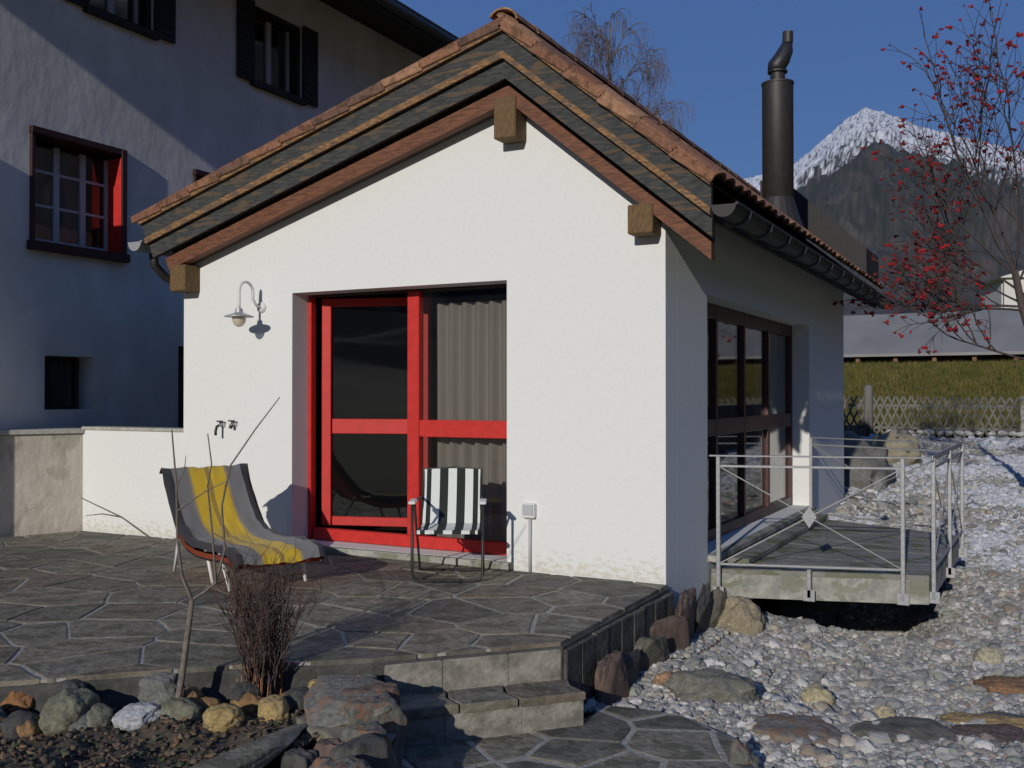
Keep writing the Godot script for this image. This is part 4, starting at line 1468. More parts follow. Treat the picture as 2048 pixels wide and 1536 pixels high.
	var ups := [
		[Vector3(-0.62, -0.26, 2.72), Vector3(0.24, 0.46, 0.10), 0.75, 0], [Vector3(-0.45, -0.24, 2.90), Vector3(0.26, 0.46, 0.11), 0.8, 1], [Vector3(-0.30, -0.25, 3.08), Vector3(0.26, 0.48, 0.12), 0.95, 3],
		[Vector3(-0.20, -0.28, 3.26), Vector3(0.24, 0.44, 0.12), 1.1, 0], [Vector3(-0.12, -0.27, 3.42), Vector3(0.22, 0.42, 0.12), 1.1, 2], [Vector3(-0.05, -0.29, 3.58), Vector3(0.22, 0.44, 0.12), 1.15, 3],
		[Vector3(0.0, -0.29, 3.76), Vector3(0.24, 0.44, 0.12), 1.2, 1], [Vector3(0.04, -0.30, 3.96), Vector3(0.26, 0.44, 0.12), 1.3, 0],
		[Vector3(-0.30, -0.30, 3.40), Vector3(0.15, 0.40, 0.10), 0.3, 1], [Vector3(-0.22, -0.31, 3.56), Vector3(0.14, 0.40, 0.10), 0.5, 0], [Vector3(-0.36, -0.31, 3.50), Vector3(0.13, 0.38, 0.09), 0.1, 2], [Vector3(-0.14, -0.32, 3.72), Vector3(0.14, 0.40, 0.10), 0.7, 3],
	]
	var k2 := 0
	for u in ups:
		var o := inst("upright_slab", rock_mesh(820 + k2, u[1] * Vector3(1.05, 0.94, 1.05), 4, 0.035, 6, 9.0), [lichen(), M.slate_brown, M.slate_dark, lichen()][u[3]], ed, u[0] - ed.position)
		o.rotation = Vector3(rng.randf_range(-0.08, 0.08), u[2], rng.randf_range(-0.1, 0.1))
		k2 += 1
	var o2 := inst("cap_slab", rock_mesh(852, Vector3(0.58, 0.07, 0.38), 4, 0.022, 8, 9.0), lichen_grey(), ed, Vector3(-0.53, -0.075, 2.97) - ed.position)
	o2.rotation = Vector3(0.06, -0.85, -0.04)
	var o3 := inst("cap_slab", rock_mesh(854, Vector3(0.56, 0.10, 0.40), 4, 0.022, 8, 9.0), M.slate[3], ed, Vector3(-0.47, -0.165, 3.06) - ed.position)
	o3.rotation = Vector3(0.02, -0.7, 0.0)
	o2 = inst("cap_slab", rock_mesh(853, Vector3(1.10, 0.10, 0.20), 4, 0.02, 6, 9.0), M.slate[3], ed, Vector3(-0.50, -0.135, 3.80) - ed.position)
	o2.rotation = Vector3(0.0, 1.62, 0.03)

var lichen_m: StandardMaterial3D
var lichen_g: StandardMaterial3D
func lichen() -> StandardMaterial3D:
	if lichen_m == null: lichen_m = pm(lin(0.07, 0.075, 0.065), lin(0.17, 0.165, 0.14), 0.95, Vector3(3.0, 1.6, 3.0), 81, 0.02, 6, 0.9, Color(0.28, 0.11, 0.045, 0.85), 0.60)
	return lichen_m
func lichen_grey() -> StandardMaterial3D:
	if lichen_g == null: lichen_g = pm(lin(0.11, 0.108, 0.092), lin(0.24, 0.23, 0.195), 0.95, Vector3(2.0, 2.0, 2.0), 82, 0.02, 6, 0.9, Color(0.26, 0.12, 0.05, 0.8), 0.70)
	return lichen_g

func multi(called: String, mesh: Mesh, tr: Array, cl: Array, parent: Node, mat: Material = null) -> MultiMeshInstance3D:
	var mm := MultiMesh.new()
	mm.transform_format = MultiMesh.TRANSFORM_3D
	mm.use_colors = cl.size() > 0
	mm.mesh = mesh
	mm.instance_count = tr.size()
	for i in tr.size():
		mm.set_instance_transform(i, tr[i])
		if cl.size(): mm.set_instance_color(i, cl[i])
	var o := MultiMeshInstance3D.new()
	o.name = called
	o.multimesh = mm
	o.material_override = mat if mat else M.vc
	o.set_meta("kind", "stuff")
	parent.add_child(o, true)
	return o

# ------------------------------------------------------------------ gravel
func gravel_yard() -> void:
	var nz := FastNoiseLite.new()
	nz.seed = 8; nz.frequency = 0.9; nz.fractal_octaves = 3
	var H := func(x: float, z: float) -> float: return land(x, z) + nz.get_noise_2d(x, z) * 0.05 + (0.03 if x < 0.3 and z < 0.5 else 0.0)
	var st := mb(true)
	var xs := []
	var zs := []
	var x := -1.6
	while x < 3.2:
		xs.append(x); x += 0.16
	var z := 4.6
	while z > -17.6:
		zs.append(z); z -= 0.16 if z > -4.0 else 0.4
	for i in xs.size() - 1:
		for j in zs.size() - 1:
			if xs[i] < -0.3 and zs[j] > -7.4: continue
			if xs[i] < 0.0 and zs[j] > 0.0: continue
			quad(st, Vector3(xs[i], H.call(xs[i], zs[j]), zs[j]), Vector3(xs[i], H.call(xs[i], zs[j + 1]), zs[j + 1]), Vector3(xs[i + 1], H.call(xs[i + 1], zs[j + 1]), zs[j + 1]), Vector3(xs[i + 1], H.call(xs[i + 1], zs[j]), zs[j]))
	struct("gravel_ground", st, M.gravel_bed)
	var g := Node3D.new()
	g.name = "gravel"
	g.set_meta("kind", "stuff")
	g.set_meta("label", "loose pale grey gravel covering the yard beside the house")
	g.set_meta("category", "gravel")
	add_child(g)
	var path_poly := PackedVector2Array([Vector2(0.22, 1.60), Vector2(0.62, 1.56), Vector2(0.98, 1.80), Vector2(1.17, 2.14), Vector2(1.55, 3.0), Vector2(1.9, 4.6), Vector2(-0.5, 4.6), Vector2(-0.6, 1.9)])
	var tones := [lin(0.32, 0.315, 0.295), lin(0.41, 0.40, 0.375), lin(0.24, 0.24, 0.23), lin(0.52, 0.50, 0.46), lin(0.20, 0.20, 0.195), lin(0.40, 0.36, 0.29), lin(0.33, 0.27, 0.22), lin(0.28, 0.29, 0.25)]
	var tw := [0, 0, 1, 1, 2, 2, 3, 3, 4, 5, 7, 6]
	for v in 3:
		var mesh := rock_mesh(700 + v, Vector3(1.0, 0.62, 0.8), 1, 0.16, 12, 2.6, true)
		var tr := []
		var cl := []
		for band in [[11500, -1.6, 3.6, 0.018, 0.05], [9000, -6.5, -1.6, 0.022, 0.055], [6500, -17.2, -6.5, 0.03, 0.075]]:
			for i in int(band[0]):
				var px := rng.randf_range(0.06, 2.9)
				var pz := rng.randf_range(band[1], band[2])
				if band[1] < -10 : px = rng.randf_range(-1.0, 2.9)
				if px < 0.05 and pz > -7.45: continue
				if Geometry2D.is_point_in_polygon(Vector2(px, pz), path_poly): continue
				var sz: float = lerpf(band[3], band[4], pow(rng.randf(), 2.4))
				if rng.randf() < 0.07: sz *= rng.randf_range(1.4, 2.4)
				tr.append(Transform3D(Basis.from_euler(Vector3(rng.randf_range(-0.5, 0.5), rng.randf() * TAU, rng.randf_range(-0.5, 0.5))).scaled(Vector3.ONE * sz * 1.25), Vector3(px, H.call(px, pz) + sz * 0.16, pz)))
				var pc: Color = tones[tw[rng.randi() % tw.size()]] * rng.randf_range(0.68, 1.16)
				# patches of hoar frost on the stones farther back
				if pz < -4.5 and nz.get_noise_2d(px * 0.7 + 40.0, pz * 0.35) + rng.randf_range(-0.35, 0.35) + 0.5 * smoothstep(0.6, 1.8, px) * smoothstep(-4.5, -7.0, pz) > 0.32: pc = pc.lerp(lin(0.58, 0.61, 0.68), 0.6)
				cl.append(pc)
		multi("gravel_pebbles", mesh, tr, cl, g)
	# larger stones one can pick out
	var big := [
		[Vector3(0.34, -0.46, -0.70), Vector3(0.31, 0.46, 0.30), lin(0.40, 0.34, 0.23), "upright tan boulder propping the balcony corner by the wall", 3],
		[Vector3(0.62, -0.40, 1.02), Vector3(0.46, 0.20, 0.36), lin(0.24, 0.235, 0.195), "broad flat olive grey stone in the gravel near the steps", 3],
		[Vector3(0.33, -0.36, 0.98), Vector3(0.12, 0.11, 0.10), lin(0.45, 0.27, 0.16), "round orange pink stone in the gravel by the slate slabs", 3],
		[Vector3(0.29, -0.37, 1.50), Vector3(0.12, 0.08, 0.09), lin(0.66, 0.64, 0.58), "small white stone at the edge of the flagstone path", 3],
		[Vector3(1.16, -0.38, 0.62), Vector3(0.17, 0.16, 0.14), lin(0.58, 0.50, 0.32), "cream yellow stone in the middle of the gravel", 3],
		[Vector3(1.54, -0.38, 0.72), Vector3(0.11, 0.12, 0.10), lin(0.58, 0.50, 0.34), "small cream stone beside a white one in the gravel", 3],
		[Vector3(1.74, -0.38, 0.64), Vector3(0.12, 0.12, 0.10), lin(0.60, 0.60, 0.57), "whitish grey stone beside a small cream one", 3],
		[Vector3(2.04, -0.40, 0.52), Vector3(0.50, 0.10, 0.16), lin(0.38, 0.27, 0.13), "long flat ochre stone in the gravel", 3],
		[Vector3(2.18, -0.38, -0.52), Vector3(0.46, 0.14, 0.30), lin(0.34, 0.19, 0.10), "flat rusty orange stone in the gravel farther back", 3],
		[Vector3(2.20, -0.40, 0.28), Vector3(0.36, 0.10, 0.22), lin(0.16, 0.17, 0.17), "dark grey flat stone between ochre and rusty stones", 3],
		[Vector3(0.98, -0.38, 0.86), Vector3(0.11, 0.08, 0.09), lin(0.55, 0.57, 0.60), "small bluish white stone beside the olive grey one", 2],
		[Vector3(2.0, -0.33, -1.25), Vector3(0.17, 0.15, 0.14), lin(0.55, 0.50, 0.36), "cream stone in the gravel right of the balcony", 2],
	]
	var i := 0
	for l in big:
		var o := inst("stone", rock_mesh(600 + i, l[1] * 1.1, l[4] + 1, 0.10, 5 if i == 0 else 14, 2.6), rock_mat(l[2]), self, l[0])
		o.rotation.y = 0.3 * sin(i * 2.0)
		if i > 0: o.position.y = H.call(l[0].x, l[0].z) + l[1].y * 0.20
		tag(o, l[3], "stone", "larger stones in the gravel")
		i += 1
	# flat stepping slabs
	var slabs := [
		[Vector2(1.22, 1.42), 0.25, 0.17, rust(), "rust stained oval stepping slab next to the flagstone path"],
		[Vector2(1.68, 1.14), 0.25, 0.15, M.slate[2], "dark grey pointed stepping slab between two rusty ones"],
		[Vector2(2.06, 0.92), 0.22, 0.15, M.slate_brown, "dark brown jagged stepping slab farthest from the path"],
	]
	for s in slabs:
		var o := inst("stepping_slab", rock_mesh(870 + slabs.find(s), Vector3(s[1] * 2.0, 0.10, s[2] * 2.0), 4, 0.07, 14, 4.0), s[3], self)
		o.position = Vector3(s[0].x, H.call(s[0].x, s[0].y) + 0.012, s[0].y)
		o.rotation = Vector3(0.04, 0.35, -0.02)
		tag(o, s[4], "slab", "stepping slabs in the gravel")
	# upright slate slabs leaning on the terrace side and the wall foot
	var ups := [
		[Vector3(0.13, -0.36, 1.36), 0.30, 0.20, 0.09, -0.10, M.slate_brown, "reddish brown upright slab set against the terrace side by the steps"],
		[Vector3(0.115, -0.38, 1.02), 0.36, 0.17, 0.06, -0.16, M.slate_dark, "dark upright slab next to the reddish one at the terrace side"],
		[Vector3(0.125, -0.38, 0.68), 0.34, 0.20, 0.06, -0.25, M.slate[2], "grey leaning slab halfway along the terrace side"],
		[Vector3(0.115, -0.36, 0.34), 0.36, 0.22, 0.06, -0.15, M.slate_brown, "brown leaning slab close to the house corner"],
		[Vector3(0.125, -0.33, 0.0), 0.38, 0.30, 0.08, -0.08, M.slate_brown, "tall brown slab standing at the house corner"],
		[Vector3(0.14, -0.33, -0.34), 0.34, 0.30, 0.07, -0.18, M.slate_dark, "tall dark slab between the house corner and the tan boulder"],
		[Vector3(0.17, -0.34, -0.58), 0.24, 0.24, 0.06, -0.3, M.slate[0], "narrow grey slab leaning by the tan boulder"],
	]
	for u in ups:
		var o := inst("slate_slab", rock_mesh(880 + ups.find(u), Vector3(u[1] * 1.05, (u[2] + 0.22), u[3] * 1.2), 4, 0.05, 7, 8.0), u[5], self)
		o.position = u[0] + Vector3(0.0, u[2] * 0.5 - 0.13, 0)
		o.rotation_order = EULER_ORDER_YXZ
		o.rotation = Vector3(-u[4], PI / 2 + rng.randf_range(-0.5, 0.2), rng.randf_range(-0.16, 0.16))
		tag(o, u[6], "slab", "slate slabs leaning on the terrace side")
	# upright lichen stone at the path edge
	var e := inst("stone", rock_mesh(650, Vector3(0.16, 0.30, 0.15), 3, 0.14), lichen(), self, Vector3(1.10, -0.42, 2.10))
	tag(e, "upright stone with orange lichen at the near edge of the path", "stone")

var rust_m: StandardMaterial3D
func rust() -> StandardMaterial3D:
	if rust_m == null: rust_m = pm(lin(0.13, 0.125, 0.115), lin(0.22, 0.20, 0.17), 0.9, Vector3(2, 2, 2), 83, 0.02, 6, 0.7, Color(0.22, 0.125, 0.065, 0.8), 0.55)
	return rust_m

# ------------------------------------------------------------------ wall fittings
func fittings() -> void:
	# gooseneck wall lamp
	var l := thing("wall_lamp", "white gooseneck lamp with flat shade on the white front wall", "lamp", Vector3(-3.71, 2.10, 0.0))
	var st := mb(true)
	lathe(st, Vector3(0, 0, 0.002), [Vector2(0.0, 0.022), Vector2(0.045, 0.018), Vector2(0.05, 0.0)], 18, Basis(Vector3.RIGHT, PI / 2))
	obj("wall_plate", st, M.white_paint, l)
	st = mb(true)
	var pts := []
	pts.append(Vector3(0, 0.0, 0.01))
	pts.append(Vector3(0, 0.01, 0.07))
	pts.append(Vector3(0, 0.06, 0.115))
	for k in 9:
		var a := PI * k / 8.0
		pts.append(Vector3(0, 0.12 + sin(a) * 0.085, 0.20 - cos(a) * 0.085))
	pts.append(Vector3(0.0, 0.02, 0.285))
	pts.append(Vector3(0.0, -0.045, 0.285))
	tube(st, pts, 0.012, 8)
	obj("arm", st, M.white_paint, l)
	st = mb()
	var sp := Vector3(0.0, -0.085, 0.285)
	lathe(st, sp, [Vector2(0.028, 0.055), Vector2(0.034, 0.02), Vector2(0.06, 0.008), Vector2(0.125, -0.012), Vector2(0.125, -0.018), Vector2(0.055, -0.004), Vector2(0.0, -0.004)], 24)
	obj("shade", st, M.zinc, l)
	st = mb(true)
	var gp := []
	for k in 9:
		var a := PI * 0.5 * k / 8.0
		gp.append(Vector2(0.058 * cos(a) + 0.0001, -0.035 - 0.07 * sin(a)))
	lathe(st, sp, [Vector2(0.058, -0.008)] + gp, 20)
	var gl := StandardMaterial3D.new()
	gl.albedo_color = Color(0.86, 0.80, 0.68, 0.65)
	gl.transparency = BaseMaterial3D.TRANSPARENCY_ALPHA
	gl.roughness = 0.15
	obj("globe", st, gl, l)
	# a pair of garden taps
	for t in [[-4.16, 1.06, "dark brass garden tap with spout on the white wall above the lounge chair"], [-4.02, 1.065, "short capped water tap right beside the garden tap"]]:
		var w := thing("wall_tap", t[2], "tap", Vector3(t[0], t[1], 0.0))
		st = mb()
		lathe(st, Vector3.ZERO, [Vector2(0.028, 0.002), Vector2(0.026, 0.012), Vector2(0.013, 0.014), Vector2(0.013, 0.06), Vector2(0.0, 0.062)], 12, Basis(Vector3.RIGHT, PI / 2))
		obj("valve_body", st, M.zinc, w)
		st = mb(true)
		if t[0] < -4.1: tube(st, [Vector3(0, 0, 0.04), Vector3(0, -0.01, 0.08), Vector3(0, -0.05, 0.095), Vector3(0, -0.09, 0.095)], 0.012, 8)
		else: tube(st, [Vector3(0, 0, 0.045), Vector3(0, -0.03, 0.06)], 0.016, 8)
		obj("spout", st, M.dark_metal, w)
		st = mb()
		cbox(st, Vector3(0, 0.035, 0.045), Vector3(0.075, 0.012, 0.016), 0.003)
		tube(st, [Vector3(0, 0.0, 0.045), Vector3(0, 0.03, 0.045)], 0.006, 6)
		obj("handle", st, M.dark_metal, w)
	# socket box with conduit
	var s := thing("wall_socket", "white outdoor socket box with thin conduit low on the front wall", "socket", Vector3(-1.065, 0.46, 0.0))
	st = mb()
	bx(st, Vector3(-0.05, -0.055, 0.002), Vector3(0.05, 0.055, 0.05), 0.008)
	obj("socket_box", st, M.white_paint, s)
	st = mb()
	bx(st, Vector3(-0.042, -0.03, 0.051), Vector3(0.042, 0.048, 0.06), 0.006)
	obj("lid", st, M.window_white, s)
	st = mb(true)
	tube(st, [Vector3(0.0, -0.055, 0.014), Vector3(0.0, -0.458, 0.014)], 0.012, 8)
	obj("conduit", st, M.window_white, s)

# ------------------------------------------------------------------ chairs
func lounge_chair() -> void:
	var F := Vector3(0.92, 0, 0.39).normalized()
	var L := Vector3(-F.z, 0, F.x)
	var B := Vector3(-3.41, 0.0, 0.97)
	# profile along F: distance, height
	var prof := [Vector2(0.0, 0.735), Vector2(0.10, 0.60), Vector2(0.20, 0.46), Vector2(0.31, 0.35), Vector2(0.45, 0.285), Vector2(0.62, 0.262), Vector2(0.82, 0.262), Vector2(1.02, 0.275), Vector2(1.18, 0.272), Vector2(1.30, 0.245)]
	var c := thing("lounge_chair", "low reclining lounge chair with orange seat and white legs on the terrace", "lounge chair", B)
	var at := func(p: Vector2, lat: float, up := 0.0) -> Vector3: return F * p.x + L * lat + Vector3.UP * (p.y + up)
	var st := mb(true)
	for i in prof.size() - 1:
		for s in [-0.03, -0.065]:
			quad(st, at.call(prof[i], -0.325, s), at.call(prof[i], 0.325, s), at.call(prof[i + 1], 0.325, s), at.call(prof[i + 1], -0.325, s))
		for w in [-0.325, 0.325]:
			quad(st, at.call(prof[i], w, -0.03), at.call(prof[i + 1], w, -0.03), at.call(prof[i + 1], w, -0.065), at.call(prof[i], w, -0.065))
	var om := flat(lin(0.42, 0.075, 0.028), 0.8)
	obj("sling", st, om, c)
	for s in [-0.31, 0.31]:
		st = mb(true)
		var pts := []
		for p in prof: pts.append(at.call(p, s, -0.07))
		tube(st, pts, 0.014, 8)
		obj("side_rail", st, M.black, c)
	for l in [[0.28, 0.36, 0.10, 0.34], [0.98, 0.27, 1.12, 0.30]]:
		for s in [-1, 1]:
			st = mb(true)
			tube(st, [at.call(Vector2(l[0], l[1]), s * 0.30), at.call(Vector2(l[2] if l[0] < 0.5 else l[2], 0.012), s * 0.28)], 0.013, 8)
			obj("leg", st, M.white_paint, c)
	st = mb(true)
	tube(st, [at.call(Vector2(0.70, 0.255), 0.28), at.call(Vector2(0.78, 0.012), 0.26)], 0.013, 8)
	obj("leg", st, M.white_paint, c)
	st = mb(true)
	tube(st, [at.call(Vector2(0.70, 0.255), -0.28), at.call(Vector2(0.78, 0.012), -0.26)], 0.013, 8)
	obj("leg", st, M.white_paint, c)
	# the towel draped over it: stripes are dyed cloth
	var t := thing("striped_towel", "yellow grey and black striped towel draped over the lounge chair", "towel", B)
	var w := 0.345
	var n := 40
	var rowsP := [Vector2(-0.045, 0.70), Vector2(-0.02, 0.742)]
	for i in prof.size():
		rowsP.append(prof[i] + Vector2(0.006, 0.016))
		if i < prof.size() - 1: rowsP.append((prof[i] + prof[i + 1]) * 0.5 + Vector2(0.006, 0.014))
	rowsP.append(Vector2(1.335, 0.20))
	var nz := FastNoiseLite.new()
	nz.seed = 12; nz.frequency = 1.6
	st = mb(true)
	var V := func(i: int, j: int) -> Vector3:
		var u := (float(j) / n - 0.5) * 2.0
		var p: Vector2 = rowsP[i]
		var sag := -0.035 * (1.0 - u * u) * (1.0 if i > 4 else 0.3)
		var drop := -maxf(absf(u) - 0.90, 0.0) * (0.5 if i > 2 else 0.0)
		return at.call(p, u * w, sag + drop + 0.03 + nz.get_noise_2d(i * 0.35, u * 1.2) * 0.02)
	var cols := []
	for j in n:
		var u := absf((j + 0.5) / n * 2.0 - 1.0)
		var cc := lin(0.60, 0.40, 0.025)
		if u > 0.79: cc = lin(0.030, 0.030, 0.034)
		elif u > 0.46: cc = lin(0.18, 0.18, 0.175)
		elif u > 0.38: cc = lin(0.33, 0.25, 0.13)
		elif u < 0.03: cc = lin(0.30, 0.20, 0.04)
		cols.append(cc)
	for i in rowsP.size() - 1:
		for j in n:
			st.set_color(cols[j])
			quad(st, V.call(i, j), V.call(i + 1, j), V.call(i + 1, j + 1), V.call(i, j + 1))
	var tm: StandardMaterial3D = M.vc.duplicate()
	tm.normal_enabled = true
	tm.normal_texture = normal_tex(4, 0.06, 5, 6.0)
	tm.normal_scale = 0.6
	tm.uv1_triplanar = true
	tm.uv1_scale = Vector3.ONE * 6.0
	tm.rim_enabled = true
	tm.rim = 0.2
	obj("towel_cloth", st, tm, t)

func striped_chair() -> void:
	var N := Vector3(0.46, 0, 0.89).normalized()   # facing
	var S := Vector3(N.z, 0, -N.x)                 # to the chair's left seen from the front = right in view
	var c := thing("folding_chair", "folding garden chair with white and blackish stripes at the glass door", "chair", Vector3(-1.39, 0, 0.67))
	var at := func(f: float, s: float, y: float) -> Vector3: return N * f + S * s + Vector3.UP * y
	var st := mb(true)
	var w := 0.25
	# front leg loop with a floor bar
	tube(st, [at.call(0.0, -w, 0.56), at.call(0.0, -w, 0.06), at.call(0.0, -w + 0.02, 0.022), at.call(0.0, -w + 0.06, 0.012), at.call(0.0, w - 0.06, 0.012), at.call(0.0, w - 0.02, 0.022), at.call(0.0, w, 0.06), at.call(0.0, w, 0.56)], 0.011, 8)
	obj("front_leg_frame", st, M.black, c)
	st = mb(true)
	tube(st, [at.call(-0.06, -w + 0.01, 0.55), at.call(-0.46, -w + 0.01, 0.012), at.call(-0.47, w - 0.01, 0.012), at.call(-0.06, w - 0.01, 0.55)], 0.010, 8)
	obj("rear_leg_frame", st, M.black, c)
	st = mb(true)
	tube(st, [at.call(0.0, -w + 0.03, 0.36), at.call(-0.40, -w + 0.03, 0.34), at.call(-0.54, -w + 0.03, 0.765), at.call(-0.545, 0.0, 0.775), at.call(-0.54, w - 0.03, 0.765), at.call(-0.40, w - 0.03, 0.34), at.call(0.0, w - 0.03, 0.36), at.call(0.0, -w + 0.03, 0.36)], 0.010, 8)
	obj("seat_frame", st, M.black, c)
	for s in [-w, w]:
		st = mb()
		bar(st, at.call(0.03, s, 0.565), at.call(-0.12, s, 0.572), 0.05, 0.022, Vector3.UP, 0.008)
		obj("armrest", st, M.white_paint, c)
		st = mb(true)
		tube(st, [at.call(-0.1, s * 0.98, 0.57), at.call(-0.46, s * 0.92, 0.56)], 0.009, 6)
		obj("arm_bar", st, M.black, c)
	var sw := 0.215
	var stripes := [[-1.0, -0.90, 1], [-0.90, -0.74, 0], [-0.74, -0.44, 1], [-0.44, -0.14, 0], [-0.14, 0.16, 1], [0.16, 0.46, 0], [0.46, 0.74, 1], [0.74, 0.92, 0], [0.92, 1.0, 1]]
	var white_cloth := flat(lin(0.68, 0.70, 0.66), 0.9)
	var dark_cloth := flat(lin(0.014, 0.020, 0.018), 0.9)
	for part in ["backrest", "seat"]:
		for s in stripes:
			st = mb(true)
			var a: float = s[0] * sw
			var b: float = s[1] * sw
			var prev0: Vector3
			var prev1: Vector3
			for i in 7:
				var t := i / 6.0
				var p0: Vector3
				var p1: Vector3
				if part == "backrest":
					var bow := -0.02 * sin(t * PI)
					p0 = at.call(lerpf(-0.385, -0.535, t) + bow, a, lerpf(0.37, 0.77, t))
					p1 = at.call(lerpf(-0.385, -0.535, t) + bow, b, lerpf(0.37, 0.77, t))
				else:
					p0 = at.call(lerpf(0.015, -0.385, t), a, 0.372 - 0.025 * sin(t * PI))
					p1 = at.call(lerpf(0.015, -0.385, t), b, 0.372 - 0.025 * sin(t * PI))
				if i > 0: quad(st, prev0, p0, p1, prev1)
				prev0 = p0
				prev1 = p1
			if part == "seat":
				quad(st, at.call(0.015, a, 0.372), at.call(0.015, b, 0.372), at.call(0.02, b, 0.345), at.call(0.02, a, 0.345))
			obj(part + "_stripe", st, white_cloth if s[2] else dark_cloth, c)

# ------------------------------------------------------------------ plants
func twig(st: SurfaceTool, pts: Array, r0: float, r1: float, sides := 5) -> void:
	var rad := []
	for i in pts.size(): rad.append(lerpf(r0, r1, float(i) / (pts.size() - 1)))
	tube(st, pts, rad, sides, false)

func plants() -> void:
	var b := Vector3(-1.246, -0.19, 3.33)
	var t := thing("bare_sapling", "thin bare sapling with few leafless branches in the planting bed", "sapling", b)
	var st := mb(true)
	twig(st, [Vector3.ZERO, Vector3(0.03, 0.2, -0.012), Vector3(0.06, 0.45, -0.026), Vector3(0.072, 0.565, -0.033)], 0.017, 0.013, 7)
	obj("trunk", st, M.bark, t)
	var brs := [
		[[Vector3(0.072, 0.565, -0.033), Vector3(0.04, 0.68, 0.0), Vector3(0.022, 0.85, 0.01), Vector3(0.035, 1.10, 0.03), Vector3(0.015, 1.36, 0.04)], 0.010],
		[[Vector3(0.072, 0.565, -0.033), Vector3(0.12, 0.60, -0.06), Vector3(0.17, 0.645, -0.085), Vector3(0.18, 0.70, -0.07), Vector3(0.16, 0.88, -0.07), Vector3(0.15, 1.10, -0.05), Vector3(0.165, 1.20, -0.06), Vector3(0.14, 1.34, -0.06)], 0.008],
		[[Vector3(0.17, 0.645, -0.085), Vector3(0.21, 0.80, -0.10), Vector3(0.19, 1.0, -0.10), Vector3(0.235, 1.19, -0.108), Vector3(0.34, 1.36, -0.16), Vector3(0.44, 1.51, -0.214)], 0.007],
		[[Vector3(0.022, 0.85, 0.01), Vector3(-0.05, 0.83, 0.04), Vector3(-0.10, 0.855, 0.06), Vector3(-0.22, 0.95, 0.12), Vector3(-0.386, 1.04, 0.21)], 0.007],
		[[Vector3(-0.22, 0.95, 0.12), Vector3(-0.30, 0.965, 0.16), Vector3(-0.38, 0.955, 0.19)], 0.004],
		[[Vector3(0.03, 0.98, 0.02), Vector3(0.08, 1.02, 0.0), Vector3(0.16, 1.08, -0.04), Vector3(0.24, 1.12, -0.08)], 0.005],
		[[Vector3(0.035, 1.10, 0.03), Vector3(0.075, 1.17, 0.02), Vector3(0.085, 1.24, 0.02)], 0.004],
		[[Vector3(0.16, 0.88, -0.07), Vector3(0.24, 0.83, -0.11), Vector3(0.33, 0.80, -0.16)], 0.004],
	]
	for p in brs:
		st = mb(true)
		twig(st, p[0], p[1], p[1] * 0.35)
		obj("branch", st, M.bark, t)
	# dense bare shrub: a sheaf of thin stems
	b = Vector3(-1.03, -0.18, 2.98)
	t = thing("bare_shrub", "dense bare reddish brown shrub of upright stems in the planting bed", "shrub", b)
	var r := RandomNumberGenerator.new()
	r.seed = 99
	for g in 2:
		st = mb(true)
		for i in 36:
			var a := r.randf() * TAU
			var rr := sqrt(r.randf()) * 0.075
			var p := Vector3(cos(a) * rr, 0, sin(a) * rr * 0.8)
			var d := Vector3(cos(a) * r.randf_range(0.0, 0.13), 1.0, sin(a) * r.randf_range(0.0, 0.12))
			var hgt := r.randf_range(0.50, 0.78)
			var pts := [p]
			for k in 5:
				d += Vector3(r.randf_range(-0.22, 0.22), 0, r.randf_range(-0.22, 0.22))
				p += d.normalized() * hgt / 5.0
				pts.append(p)
			twig(st, pts, r.randf_range(0.0028, 0.0052), 0.0012, 4)
			for k in 11:
				var q: Vector3 = pts[1 + r.randi() % 4].lerp(pts[2 + r.randi() % 4], r.randf())
				var e := Vector3(r.randf_range(-1, 1), r.randf_range(0.4, 1.6), r.randf_range(-1, 1)).normalized() * r.randf_range(0.06, 0.16)
				twig(st, [q, q + e * 0.5, q + e + Vector3(0, 0.02, 0)], 0.0020, 0.0009, 3)
		obj("stems", st, M.twig_brown if g == 0 else M.bark_dark, t)
	st = mb(true)
	for i in 26:
		var a := r.randf() * TAU
		var rr := sqrt(r.randf()) * 0.10
		var p := Vector3(cos(a) * rr, -0.02, sin(a) * rr)
		twig(st, [p, p + Vector3(r.randf_range(-0.02, 0.02), r.randf_range(0.1, 0.22), r.randf_range(-0.02, 0.02))], 0.006, 0.003, 4)
	obj("old_stems", st, flat(lin(0.34, 0.145, 0.05), 0.9), t)

func grow(st: SurfaceTool, p: Vector3, d: Vector3, len: float, rad: float, depth: int, r: RandomNumberGenerator, tips: Array, o: Dictionary) -> void:
	var n := 4
	var pts := [p]
	var rads := [rad]
	for i in n:
		d = (d + Vector3(r.randf_range(-1, 1), r.randf_range(-1, 1), r.randf_range(-1, 1)) * o.wob + Vector3(0, o.lift[depth], 0)).normalized()
		p += d * len / n
		pts.append(p)
		rads.append(lerpf(rad, rad * 0.55, (i + 1.0) / n))
	tube(st, pts, rads, 5 if rad > 0.02 else 3, false)
	if depth == 0:
		tips.append([p, d])
		return
	var kids: int = o.kids[depth]
	for k in kids:
		var t := r.randf_range(0.25, 1.0) if k > 0 else 1.0
		var idx := mini(int(t * n), n - 1)
		var q: Vector3 = pts[idx].lerp(pts[idx + 1], t * n - idx) if t < 1.0 else p
		var ax := d.cross(Vector3(r.randf_range(-1, 1), r.randf_range(-1, 1), r.randf_range(-1, 1)))
		if ax.length() < 0.05: ax = Vector3.RIGHT
		var nd := d.rotated(ax.normalized(), r.randf_range(o.ang[0], o.ang[1]) * (0.4 if k == 0 else 1.0))
		grow(st, q, nd, len * r.randf_range(o.shrink[0], o.shrink[1]), maxf(rad * (0.62 if k else 0.7), o.min_r), depth - 1, r, tips, o)

